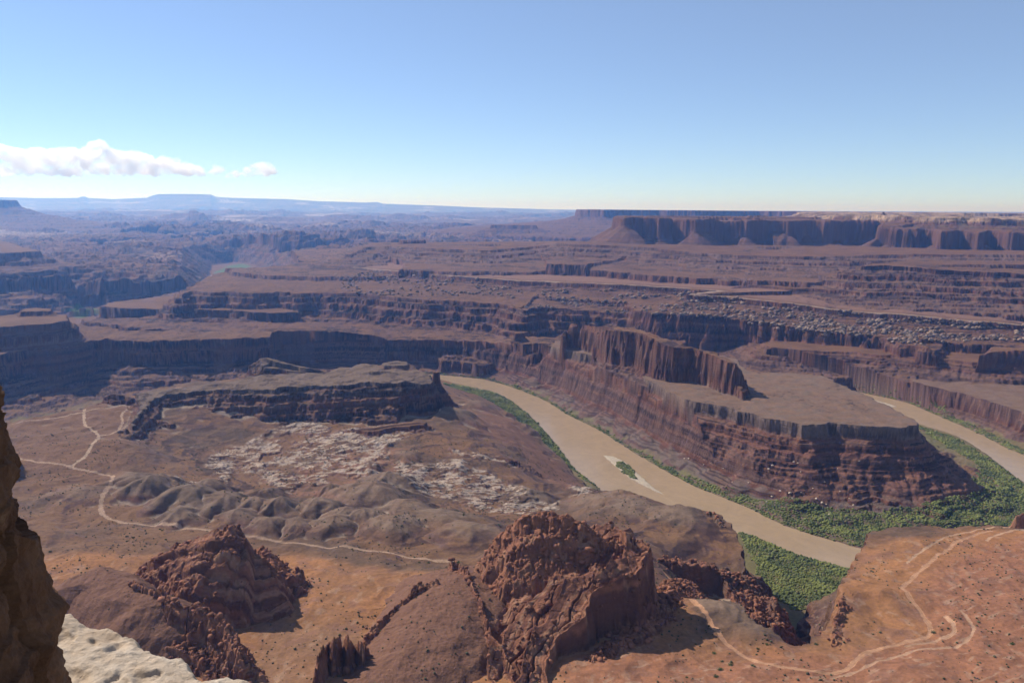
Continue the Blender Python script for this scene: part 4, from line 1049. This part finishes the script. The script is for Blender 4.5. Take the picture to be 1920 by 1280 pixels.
def leaf_material(name):
    m = bpy.data.materials.new(name); m.use_nodes = True
    n = m.node_tree; b = n.nodes['Principled BSDF']; b.inputs['Roughness'].default_value = .8; b.inputs['Specular IOR Level'].default_value = .15
    a = n.nodes.new('ShaderNodeAttribute'); a.attribute_name = 'Col'
    tc = n.nodes.new('ShaderNodeTexCoord'); q = n.nodes.new('ShaderNodeTexNoise'); q.inputs['Scale'].default_value = .8; q.inputs['Detail'].default_value = 5
    n.links.new(tc.outputs['Object'], q.inputs['Vector'])
    mr = n.nodes.new('ShaderNodeMapRange'); mr.inputs[1].default_value = .3; mr.inputs[2].default_value = .7; mr.inputs[3].default_value = .55; mr.inputs[4].default_value = 1.45
    n.links.new(q.outputs[0], mr.inputs[0])
    mx = n.nodes.new('ShaderNodeVectorMath'); mx.operation = 'SCALE'; n.links.new(a.outputs['Color'], mx.inputs[0]); n.links.new(mr.outputs[0], mx.inputs['Scale'])
    n.links.new(mx.outputs[0], b.inputs['Base Color'])
    bp = n.nodes.new('ShaderNodeBump'); bp.inputs['Strength'].default_value = 1; bp.inputs['Distance'].default_value = .8
    n.links.new(q.outputs[0], bp.inputs['Height']); n.links.new(bp.outputs[0], b.inputs['Normal'])
    return m
ML = leaf_material('green_leaves')

# ---- green thickets on the river banks
def strip(Pc, w0, side):
    """band alongside a bank line"""
    Pc = np.array(Pc); t = np.gradient(Pc, axis=0); t /= np.linalg.norm(t, axis=1)[:, None]
    nrm = np.stack([-t[:, 1], t[:, 0]], -1) * side
    return [tuple(p) for p in np.r_[Pc - nrm * 1, (Pc + nrm * w0)[::-1]]]
BR_W = np.array(RIV_R)
GREEN = [
 ('riverside_thicket', conv([(832,719),(900,731),(950,748),(990,777),(1020,807),(1050,843),(1075,877),(1128,918),(1108,908),(1070,880),(1040,852),(1012,828),(985,806),(945,776),(900,751),(850,737),(833,730)], 1), 4.0, 'dense green thicket along the near bank above the sand bar'),
 ('riverside_thicket', conv([(1215,858),(1290,897),(1350,921),(1410,941),(1460,955),(1540,967),(1640,975),(1700,972),(1750,965),(1800,970),(1900,985),(1700,1010),(1640,1030),(1612,1027),(1520,1001),(1460,980),(1400,952),(1350,932),(1290,907),(1205,857)], 1), 4.2, 'broad green thicket curving round the foot of the layered red mesa'),
 ('riverside_thicket', conv([(1722,801),(1790,822),(1850,857),(1920,910),(2060,962),(2080,1020),(1900,992),(1740,982),(1760,962),(1805,935),(1838,905),(1828,872),(1780,842),(1738,818)], 1), 4.4, 'wide green flat of bushes inside the river bend at the right'),
 ('riverside_thicket', conv([(1384,994),(1450,1022),(1500,1042),(1580,1063),(1640,1085),(1620,1125),(1545,1142),(1490,1146),(1440,1118),(1405,1045)], 1), 3.6, 'dense green thicket in the hollow behind the orange plateau'),
 ('riverside_thicket', strip(RIV_L2, 24, -1), 4.5, 'thin green strip along the foot of the far river wall at the right'),
 ('riverside_thicket', strip(RIV_R[12:46], 11, 1), 4.2, 'thin broken green strip along the far bank below the tall red fin'),
 ('island_bushes', conv([(1152,866),(1165,866),(1178,872),(1190,886),(1194,897),(1182,896),(1168,884),(1156,873)], 1), 3.0, 'green bushes growing on the sand bar in the river'),
]
for nm, P, sp_, lab in GREEN:
    x, y, d = sample_poly(P, sp_ * .52)
    pn = fbm(x, y, 60, 3, off=130)
    keep = (d < 0) & (R_.rand(len(x)) < np.clip(1.1 + 1.5 * pn + np.clip(-d / 12, 0, .6), .15, 1))
    z = ground_z(x, y)
    keep &= (z < 32)
    if nm != 'island_bushes': keep &= z > .15
    x, y, z = x[keep], y[keep], z[keep]
    n_ = len(x)
    big = 1 + .5 * fbm(x, y, 35, 3, off=133)
    rad_ = (.75 + 1.9 * R_.rand(n_) ** 3) * big; hg = rad_ * (.4 + .6 * R_.rand(n_))
    t = np.clip(.5 + 1.2 * fbm(x, y, 45, 3, off=136) + .35 * (R_.rand(n_) - .5), 0, 1)[:, None]
    cc = np.array([.080, .098, .034]) * (1 - t) + np.array([.175, .190, .055]) * t
    u = (R_.rand(n_) < .06)[:, None]; cc = np.where(u, np.array([.14, .13, .06]), cc)
    tag(scatter_mesh(nm, np.c_[x, y, z], rad_, hg, I2, F2, ML, cc), lab, kind='stuff')
print("thickets", time.time() - T0)

# ---- scrub dotted over the near land
def px_scatter(n, x0, x1, y0, y1):
    return x0 + (x1 - x0) * R_.rand(n), y0 + (y1 - y0) * R_.rand(n)
def land_scatter(n, r0, r1, a0, a1):
    a = a0 + (a1 - a0) * R_.rand(n); r = np.sqrt(r0 ** 2 + (r1 ** 2 - r0 ** 2) * R_.rand(n))
    return np.sin(a) * r, np.cos(a) * r
x, y = land_scatter(46000, 480, 1750, -half, half)
fi, ri, sl_ = ground_id(x, y)
z = ground_z(x, y)
dn = fbm(x, y, 110, 3, off=140) + .5 * fbm(x, y, 24, 2, off=141)
okf = np.isin(fi, [kA, fk['brown_mound'], fk['dark_cone'], fk['grey_mesa'], fk['gooseneck_mesa']])
keep = okf & (ri == 0) & (sl_ < .8) & (z > 6) & (R_.rand(len(x)) < np.clip(.28 + .9 * dn, .03, .9))
x, y, z = x[keep], y[keep], z[keep]; n_ = len(x)
rad_ = .45 + .75 * R_.rand(n_) ** 3 * (1 + .6 * R_.rand(n_)); 
cc = np.array([.055, .055, .032]) + R_.rand(n_, 1) * np.array([.05, .05, .02])
tag(scatter_mesh('desert_scrub', np.c_[x, y, z], rad_, rad_ * .8, I1, F1, ML, cc), 'tiny dark scrub bushes dotted over the near slopes', kind='stuff')
print("scrub", n_, time.time() - T0)

# ---- single shrubs that can be picked out
def shrub_mesh(seed, leaves=170):
    g = np.random.RandomState(seed)
    co, fc, cl = [], [], []
    for i in range(leaves):
        p = g.randn(3) * np.array([.42, .42, .30]); p[2] = abs(p[2]) + .12
        L = np.linalg.norm(p); p = p / max(L, 1) 
        d1 = g.randn(3); d1 /= np.linalg.norm(d1); d2 = np.cross(d1, g.randn(3)); d2 /= np.linalg.norm(d2)
        s1, s2 = .10 + .10 * g.rand(), .06 + .06 * g.rand()
        b = len(co)
        co += [p - d1 * s1, p + d2 * s2, p + d1 * s1, p - d2 * s2]; fc.append([b, b + 1, b + 2, b + 3])
        c = np.array([.05, .075, .028]) + g.rand() * np.array([.05, .06, .02]); cl += [c] * 4
    return np.array(co), np.array(fc), np.array(cl)
def stem_mesh(seed):
    g = np.random.RandomState(seed + 50); co, fc = [], []
    for i in range(6):
        a = g.rand() * 6.28; e = np.array([math.cos(a) * .45, math.sin(a) * .45, .55 + .2 * g.rand()])
        b = len(co)
        for q, rr_ in ((np.array([0, 0, -.1]), .05), (e * .5 + np.array([0, 0, .05]), .035), (e, .015)):
            for k in range(4):
                t = k * 1.5708; co.append(q + np.array([math.cos(t), math.sin(t), 0]) * rr_)
        for l in (0, 4):
            for k in range(4): fc.append([b + l + k, b + l + (k + 1) % 4, b + l + 4 + (k + 1) % 4, b + l + 4 + k])
    return np.array(co), np.array(fc)
MB = plain('bark', (.13, .09, .06))
protos = []
for sd_ in range(3):
    co, fc, cl = shrub_mesh(sd_); o = mesh_from('foliage', co, fc, ML, colr=cl)
    co, fc = stem_mesh(sd_); s_ = mesh_from('stem', co, fc, MB)
    protos.append((o.data, s_.data)); bpy.data.objects.remove(o); bpy.data.objects.remove(s_)
SHR = [(1339,1225,4.0,'dark green shrub left of the lower dirt road bend'), (1354,1240,3.2,'small shrub just right of the leftmost shrub by the lower road'), (1370,1247,5.0,'round dark shrub, largest of those below the road junction'), (1350,1256,5.5,'spreading shrub below the round dark one near the bottom edge'),
       (1342,1268,4.5,'shrub closest to the bottom edge left of the lower road'), (1411,1248,4.2,'lone shrub touching the lower dirt road bend'), (1421,1217,3.2,'small shrub above the lower dirt road bend'), (1438,1209,3.6,'shrub at the brink above the grassy gully'),
       (860,1056,4.6,'green shrub at the right end of the upper dirt road, by the rubble dome'), (803,1055,3.6,'shrub beside the upper road, left of the greenest one'), (786,1054,3.2,'small shrub beside the upper road, left of the pair'), (753,1050,2.6,'faint shrub at the bend of the upper road'),
       (1750,1186,5.0,'bright green shrub inside the sharp road bend at the right'), (1898,1208,5.0,'green shrub near the right edge on the red slickrock'), (1530,1208,4.0,'shrub at the foot of the grassy gully'), (1288,1270,3.0,'low shrub on the bottom edge right of the black shadow'),
       (94,1034,4.0,'dark shrub on the orange ground beside the foreground pillar'), (372,876,4.5,'dark shrub in the washes left of the white rocks'), (527,900,4.5,'dark shrub among the white rocks of the basin'), (462,934,4.5,'dark shrub below the white rocks of the basin'), (935,984,4.5,'dark shrub at the lower edge of the white rocks'), (648,918,4.0,'dark shrub above the grey-brown domes')]
for q, (px, py, sz, lab) in enumerate(SHR):
    h = hit(px, py)
    if h is None: continue
    e = bpy.data.objects.new('desert_shrub', None); C.objects.link(e); e.location = (h[0], h[1], h[2] - .15)
    e.scale = (sz * .62, sz * .62, sz * .5); e.rotation_euler = (0, 0, q * 1.3)
    tag(e, lab, 'shrub', 'shrubs standing alone on the desert ground')
    for nm, md in zip(('foliage', 'stem'), protos[q % 3]):
        o = bpy.data.objects.new(nm, md); C.objects.link(o); o.parent = e

# ---- boulders
def rock_data(name, seed, mat):
    g = np.random.RandomState(seed)
    v = I3.copy()
    for k in range(9):      # flat broken faces
        d = g.randn(3); d /= np.linalg.norm(d); c = .55 + .3 * g.rand()
        t = v @ d; v = v - np.clip(t - c, 0, None)[:, None] * d
    v += .03 * g.randn(*v.shape)
    v *= np.array([1.0, .7 + .3 * g.rand(), .62])
    o = mesh_from(name, v, F3, mat); me = o.data; bpy.data.objects.remove(o); return me
MPB = plain('pale_boulder_rock', (.50, .40, .32), scale=2.0, bump=.2, bscale=3)
MRB = plain('talus_boulder_rock', (.24, .175, .14), scale=2.0, bump=.2, bscale=3)
RB = [rock_data('boulder', k, MPB) for k in range(4)]; TB = [rock_data('boulder', 10 + k, MRB) for k in range(4)]
GB = [(1283,861,3),(1291,861,3.4),(1319,874,3),(1373,904,2.6),(1403,906,2.6),(1441,882,4),(1448,879,4),(1437,941,3),(1463,925,4.5),(1481,927,5.5),(1486,935,3.4),(1502,924,3.2),(1524,918,2.6),(1530,936,4),(1541,943,5),(1549,947,3.2),(1488,867,3.6),(1496,869,3.4),(1501,887,3),(1592,936,2.8),(1600,948,3.4),(1555,966,4.5),(1447,935,3.6),(1411,944,3),(1628,963,3.4),(1356,881,2.5),(1546,905,3),(1571,880,3),(1610,872,2.6),(1575,921,2.6)]
for q, (px, py, sz) in enumerate(GB):
    h = hit(px, py)
    if h is None: continue
    o = bpy.data.objects.new('boulder', RB[q % 4]); C.objects.link(o); o.location = (h[0], h[1], h[2] + sz * .2)
    o.scale = (sz * .72,) * 3; o.rotation_euler = (R_.rand() * .4, R_.rand() * .4, R_.rand() * 6)
    tag(o, 'pale boulder lying on the lower slope of the layered red mesa', 'boulder', 'pale boulders below the layered red mesa')
# broken blocks below the pale rim: the biggest as objects, the rest as scree
BANDS = [(640,960,512,556,700), (960,1400,545,600,1300), (1290,1370,548,556,60), (1500,1930,600,650,1500), (1400,1640,575,625,600)]
cand = []
for x0, x1, y0, y1, n_ in BANDS:
    pxs_, pys_ = px_scatter(n_ * 2, x0, x1, y0, y1)
    for a, b in zip(pxs_, pys_):
        yr = np.interp(a, [640,800,1080,1280,1370,1640,1780,1930], [500,514,531,542,558,588,600,612]) 
        if b < yr + 4 or b > yr + 52: continue
        if perlin(np.array([a / 60.]), np.array([b / 14.]))[0] < -.15: continue
        h = hit(a, b)
        if h is None or h[2] < 150 or h[2] > 246: continue
        cand.append((h, 2.0 + 9.0 * R_.rand() ** 4))
cand.sort(key=lambda c: -c[1] / math.hypot(c[0][0], c[0][1]))
print('boulders', len(cand))
for q, (h, sz) in enumerate(cand[:90]):
    o = bpy.data.objects.new('boulder', TB[q % 4]); C.objects.link(o); o.location = (h[0], h[1], h[2] + sz * .15)
    o.scale = (sz,) * 3; o.rotation_euler = (R_.rand() * .5, R_.rand() * .5, R_.rand() * 6)
    tag(o, 'large fallen block on the rubble slope below the pale rim', 'boulder', 'fallen blocks below the pale rim')
if len(cand) > 90:
    P = np.array([c[0] for c in cand[90:]]); sz = np.array([c[1] for c in cand[90:]])
    n_ = len(P); cc = np.array([.21, .145, .11]) * (0.5 + 1.0 * R_.rand(n_, 1))
    tag(scatter_mesh('rubble_blocks', P, sz, sz * .7, I1, F1, MT, cc, jit=.6), 'field of smaller broken blocks on the slope below the pale rim', kind='stuff')
# loose blocks round the foreground rocks
x, y = land_scatter(9000, 520, 1150, -half, half)
fi, ri, sl_ = ground_id(x, y)
rockid = [i + 1 for i, f in enumerate(feats) if f.get('rock')]
rk = np.isin(IDU, rockid).astype(np.float32)[:nrn]
rkb = box(box(rk, 10, 0), 8, 1)
i_, j_, _r = _ij(x, y); i_ = np.clip(i_, 0, nrn - 1)
pr = rkb[i_, j_]
keep = (pr > .06) & (fi == kA) & (ri == 0) & (R_.rand(len(x)) < .55)
x, y = x[keep], y[keep]; z = ground_z(x, y); n_ = len(x)
sz = .5 + 2.2 * R_.rand(n_) ** 3
tag(scatter_mesh('loose_rocks', np.c_[x, y, z], sz, sz * .7, I1, F1, MT, np.array([.22, .10, .065]) * (0.7 + .6 * R_.rand(n_, 1)), jit=.6), 'loose red rocks strewn round the foreground buttes', kind='stuff')
x, y = land_scatter(60000, 520, 1250, -half, half)
fi, ri, sl_ = ground_id(x, y)
keep = np.isin(fi, [fk[q] for q in ('rubble_dome', 'left_butte_rubble', 'scree', 'crumbling_fins', 'river_crag', 'river_crag_step', 'shaded_crag', 'spine')]) | (np.isin(fi, [fk['left_butte'], fk['slab_ridge']]) & (R_.rand(len(x)) < .22))
x, y = x[keep], y[keep]; z = ground_z(x, y); n_ = len(x)
sz = .7 + 3.4 * R_.rand(n_) ** 4
print('rubble', n_)
tag(scatter_mesh('rubble', np.c_[x, y, z], sz, sz * .75, I1, F1, MT, np.array([.23, .10, .06]) * (0.6 + .8 * R_.rand(n_, 1)), jit=.7, sink=.4), 'angular red blocks and rubble covering the foreground buttes', kind='stuff')
print("rocks", time.time() - T0)

# =============================================================== the overlook: pillar and ledge at the camera
def fgrid_mesh(name, co, nu, nv, mat):
    a = np.arange(nu); b = (a + 1) % nu; v = (np.arange(nv - 1) * nu)[:, None]
    return mesh_from(name, co, np.stack([v + a, v + b, v + nu + b, v + nu + a], -1).reshape(-1, 4), mat)
def p3(x, y, z, s):
    return (perlin(x / s + 3.1, z / s) + perlin(y / s + 7.7, z / s + 4.2) + perlin(x / s + 1.7, y / s + 2.9)) / 2.2
SIL = [(640,-110),(680,-40),(708,4),(722,18),(742,28),(752,28),(762,25),(775,33),(800,43),(830,49),(862,56),(890,57),(905,56),(925,58),(940,56),(955,62),(972,65),(984,60),(1000,58),(1020,63),(1050,73),(1080,76),(1098,80),(1125,95),(1140,108),(1160,117),(1172,112),(1190,106),(1210,104),(1235,112),(1255,116),(1280,119),(1330,126),(1500,150)]
DD = 5.6; AC_ = rad(-58)
nu, nv = 960, 800
rows = []
pys = np.linspace(640, 1500, nv)
for py in pys:
    px = np.interp(py, [s_[0] for s_ in SIL], [s_[1] for s_ in SIL])
    v = ray(px, py); at = math.atan2(v[0], v[1])
    Rr = DD * math.sin(at - AC_)
    dist = math.sqrt(max(DD * DD - Rr * Rr, .1))
    z = CAMZ + v[2] / math.hypot(v[0], v[1]) * dist
    rows.append((z, Rr))
rows = np.array(rows)
rows[:, 0] = np.minimum.accumulate(rows[:, 0])
th = np.radians(np.r_[np.linspace(-35, 70, 820, endpoint=False), np.linspace(70, 325, 140, endpoint=False)])
cx, cy = math.sin(AC_) * DD, math.cos(AC_) * DD
ZZ = np.repeat(rows[:, 0][:, None], nu, 1); RRr = np.repeat(rows[:, 1][:, None], nu, 1); TH = np.repeat(th[None], nv, 0)
bx = cx + np.cos(TH) * RRr; by = cy + np.sin(TH) * RRr
dsp = .05 * p3(bx, by, ZZ, .9) + .045 * np.abs(p3(bx * 1.3, by + 9, ZZ * 1.2, .28)) + .05 * p3(bx + 5, by, ZZ * 1.4, .35) + .04 * p3(bx, by + 3, ZZ, .13) + .016 * p3(bx, by, ZZ, .05) + .008 * p3(bx, by, ZZ, .02)
_zl = ZZ / .21 + .9 * p3(bx, by, ZZ, .7); _fr = _zl - np.floor(_zl); dsp += .028 * (_fr ** 2 - .4) * smooth(-.2, .3, p3(bx + 4, by, ZZ, .8))
wd, wr = worley(TH * 3.4 + .25 * p3(bx, by, ZZ, .5), ZZ * .8 + .3 * p3(bx, by, ZZ, .6), 1.0, off=1.3)
dsp += .05 * wr - .07 * smooth(.55, .8, wd)
dsp -= .05
bx = cx + np.cos(TH) * (RRr + dsp); by = cy + np.sin(TH) * (RRr + dsp)
co = np.stack([bx, by, ZZ], -1).reshape(-1, 3)

def stone(name, cols, scale, bump):
    m = bpy.data.materials.new(name); m.use_nodes = True
    n = m.node_tree; b = n.nodes['Principled BSDF']; b.inputs['Roughness'].default_value = .9; b.inputs['Specular IOR Level'].default_value = .2
    tc = n.nodes.new('ShaderNodeTexCoord')
    q = n.nodes.new('ShaderNodeTexNoise'); q.inputs['Scale'].default_value = scale; q.inputs['Detail'].default_value = 9; q.inputs['Roughness'].default_value = .62; q.inputs['Distortion'].default_value = .6
    n.links.new(tc.outputs['Object'], q.inputs['Vector'])
    cr = n.nodes.new('ShaderNodeValToRGB'); els = cr.color_ramp.elements
    els[0].position = .25; els[0].color = (*cols[0], 1); els[1].position = .8; els[1].color = (*cols[-1], 1)
    for i, c in enumerate(cols[1:-1]):
        e = els.new(.25 + .55 * (i + 1) / (len(cols) - 1)); e.color = (*c, 1)
    n.links.new(q.outputs[0], cr.inputs[0])
    q2 = n.nodes.new('ShaderNodeTexNoise'); q2.inputs['Scale'].default_value = scale * 9; q2.inputs['Detail'].default_value = 8; q2.inputs['Roughness'].default_value = .7
    n.links.new(tc.outputs['Object'], q2.inputs['Vector'])
    mr = n.nodes.new('ShaderNodeMapRange'); mr.inputs[1].default_value = .25; mr.inputs[2].default_value = .75; mr.inputs[3].default_value = .7; mr.inputs[4].default_value = 1.25
    n.links.new(q2.outputs[0], mr.inputs[0])
    mx = n.nodes.new('ShaderNodeVectorMath'); mx.operation = 'SCALE'; n.links.new(cr.outputs[0], mx.inputs[0]); n.links.new(mr.outputs[0], mx.inputs['Scale'])
    n.links.new(mx.outputs[0], b.inputs['Base Color'])
    ad = n.nodes.new('ShaderNodeMath'); ad.operation = 'ADD'; n.links.new(q.outputs[0], ad.inputs[0]); n.links.new(q2.outputs[0], ad.inputs[1])
    bp = n.nodes.new('ShaderNodeBump'); bp.inputs['Strength'].default_value = .8; bp.inputs['Distance'].default_value = bump
    n.links.new(ad.outputs[0], bp.inputs['Height']); n.links.new(bp.outputs[0], b.inputs['Normal'])
    return m
MPIL = stone('varnished_sandstone', [(.05, .022, .013), (.155, .068, .036), (.235, .115, .062), (.42, .28, .18)], 2.2, .07)
MLED = stone('pale_sandstone', [(.33, .23, .15), (.50, .385, .28), (.56, .46, .36), (.42, .31, .21)], 1.6, .05)
pil = fgrid_mesh('rock_pillar', co, nu, nv, MPIL)
tag(pil, 'dark craggy rock pillar rising along the left edge of the picture beside the overlook', 'pillar')
# ledge
LZ = CAMZ - 3.4
EDGE = [(60,1125),(110,1139),(135,1142),(150,1158),(163,1166),(190,1168),(215,1180),(240,1185),(262,1198),(300,1210),(335,1226),(352,1233),(356,1243),(385,1255),(420,1262),(455,1270),(486,1280),(540,1298),(640,1330),(760,1400),(760,1700),(-400,1700),(-400,1100)]
EP = [W(a, b, LZ) for a, b in EDGE]
exs = np.array([p[0] for p in EP]); eys = np.array([p[1] for p in EP])
st_ = .014
gx = np.arange(-5.6, exs.max() + .5, st_); gy = np.arange(max(eys.min(), 1.2), eys.max() + .5, st_)
GX_, GY_ = np.meshgrid(gx, gy)
d = poly_sd(EP, GX_ + .10 * fbm(GX_, GY_, .9, 3, off=2), GY_ + .10 * fbm(GX_, GY_, .9, 3, off=7))[0] + .03 * fbm(GX_, GY_, .2, 3)
top_ = LZ + .035 * fbm(GX_, GY_, 2.2, 4, off=5) + .022 * ridged(GX_, GY_, .5, 4, off=9) + .012 * fbm(GX_, GY_, .09, 3, off=10) - .05 * smooth(-.25, 0, d)
pit = smooth(.42, .62, fbm(GX_, GY_, .45, 3, off=12)); top_ -= .035 * pit
ter_ = terrace((GX_ * .5 + GY_ * .8) * .12 + .12 * fbm(GX_, GY_, 1.2, 3, off=15), .11, 7); top_ += (ter_ - ((GX_ * .5 + GY_ * .8) * .12)) * .35
GZ_ = top_ - np.interp(d, [-.02, .03, .10, .2, .32], [0, .12, .5, 1.4, 3.2])
vi = np.arange(GX_.size).reshape(GX_.shape)
q = np.stack([vi[:-1, :-1], vi[:-1, 1:], vi[1:, 1:], vi[1:, :-1]], -1).reshape(-1, 4)
ok = d.ravel()[q].min(1) < .30
q = q[ok]; u, inv = np.unique(q.ravel(), return_inverse=True)
led = mesh_from('sandstone_ledge', np.c_[GX_.ravel(), GY_.ravel(), GZ_.ravel()][u], inv.reshape(-1, 4), MLED)
tag(led, 'bright cream sandstone ledge of the overlook at the lower left corner', 'ledge')
print("overlook", time.time() - T0)

# =============================================================== clouds, far beyond the haze
mc = bpy.data.materials.new('cloud_vapour'); mc.use_nodes = True
n = mc.node_tree; n.nodes.remove(n.nodes['Principled BSDF'])
pv = n.nodes.new('ShaderNodeVolumePrincipled'); pv.inputs['Color'].default_value = (1, 1, 1, 1); pv.inputs['Absorption Color'].default_value = (1, 1, 1, 1)
pv.inputs['Anisotropy'].default_value = .55
tcx = n.nodes.new('ShaderNodeTexCoord'); ncl = n.nodes.new('ShaderNodeTexNoise'); ncl.inputs['Scale'].default_value = .0016; ncl.inputs['Detail'].default_value = 4; ncl.inputs['Roughness'].default_value = .6
n.links.new(tcx.outputs['Object'], ncl.inputs['Vector'])
mcl = n.nodes.new('ShaderNodeMapRange'); mcl.inputs[1].default_value = .40; mcl.inputs[2].default_value = .60; mcl.inputs[3].default_value = 0.0007; mcl.inputs[4].default_value = .0036
n.links.new(ncl.outputs[0], mcl.inputs[0]); n.links.new(mcl.outputs[0], pv.inputs['Density'])
n.links.new(pv.outputs[0], n.nodes['Material Output'].inputs['Volume'])
def cloud(name, outline, ybase, r, label, seed, den=1.0, npuff=60):
    """outline: top edge as px,py; puffs fill between it and ybase"""
    g = np.random.RandomState(seed)
    co, fc = [], []
    k = r / FPX
    xs = [o[0] for o in outline]; ys = [o[1] for o in outline]
    nb = 0
    for i in range(npuff):
        px = xs[0] + (xs[-1] - xs[0]) * (i + g.rand()) / npuff
        yt = np.interp(px, xs, ys); hh = ybase - yt
        if hh < 1.5: continue
        for lev in range(3):
            s_ = min(hh, 30) * (.10 + .20 * g.rand())
            py = yt + s_ * .9 + (hh - s_ * 1.6) * (0, .4, .85)[lev] * (.6 + .5 * g.rand())
            v = ray(px + g.randn() * 2, py); h = math.hypot(v[0], v[1]); rr_ = r + g.randn() * 300
            c = np.array([v[0] / h * rr_, v[1] / h * rr_, CAMZ + v[2] / h * rr_])
            b = I2 * (1 + .12 * g.randn(len(I2), 1)) * np.array([1.15, 1.15, .85]) * s_ * k * 1.1 + c
            co.append(b); fc.append(F2 + nb); nb += len(I2)
    o = mesh_from(name, np.concatenate(co), np.concatenate(fc), mc)
    mo = o.modifiers.new('merge', 'REMESH'); mo.mode = 'VOXEL'; mo.voxel_size = 42 if r > 30000 else 40
    tx = bpy.data.textures.new('billow', 'CLOUDS'); tx.noise_scale = 300; tx.noise_depth = 5
    di = o.modifiers.new('billow', 'DISPLACE'); di.texture = tx; di.strength = 300; di.mid_level = .5; di.texture_coords = 'GLOBAL'
    return tag(o, label, 'cloud')
cloud('cloud', [(-90,285),(-30,270),(0,272),(20,276),(45,283),(70,277),(82,282),(105,280),(130,277),(150,281),(165,275),(176,266),(186,264),(196,274),(208,282),(240,284),(255,283),(275,290),(290,300),(310,294),(330,297),(338,306),(352,306),(370,312),(385,322),(392,330)], 332, 44000, 'long white bank of puffy cloud low over the horizon at the left', 1, npuff=230)
cloud('cloud', [(392,322),(398,312),(406,308),(416,312),(422,322)], 328, 44000, 'tiny white puff between the long cloud bank and the smaller cloud', 2, npuff=9)
cloud('cloud', [(424,326),(440,320),(462,316),(475,308),(490,306),(505,304),(514,310),(517,320)], 334, 44000, 'small white cloud at the right end of the long cloud bank', 3, npuff=26)

# ---- haze: one closed box of thin even air
def make_haze(top=1120.0, dens=4.2e-5):
    import bmesh
    bm = bmesh.new(); bmesh.ops.create_cube(bm, size=1)
    for v in bm.verts:
        v.co = Vector((v.co.x * 130000, 30000 + v.co.y * 90000, (top + 12) / 2 - 12 + v.co.z * (top + 12)))
    me = bpy.data.meshes.new('haze'); bm.to_mesh(me); bm.free()
    m = bpy.data.materials.new('haze'); m.use_nodes = True
    n = m.node_tree; n.nodes.remove(n.nodes['Principled BSDF'])
    pv = n.nodes.new('ShaderNodeVolumePrincipled')
    pv.inputs['Color'].default_value = (.17, .40, 1.0, 1)
    pv.inputs['Absorption Color'].default_value = (1, 1, 1, 1)
    pv.inputs['Density'].default_value = dens
    pv.inputs['Anisotropy'].default_value = 0.45
    n.links.new(pv.outputs[0], n.nodes['Material Output'].inputs['Volume'])
    me.materials.append(m)
    o = bpy.data.objects.new('haze', me); C.objects.link(o)
    return tag(o, kind='stuff', label='thin blue haze filling the air over the whole canyon country')
make_haze()
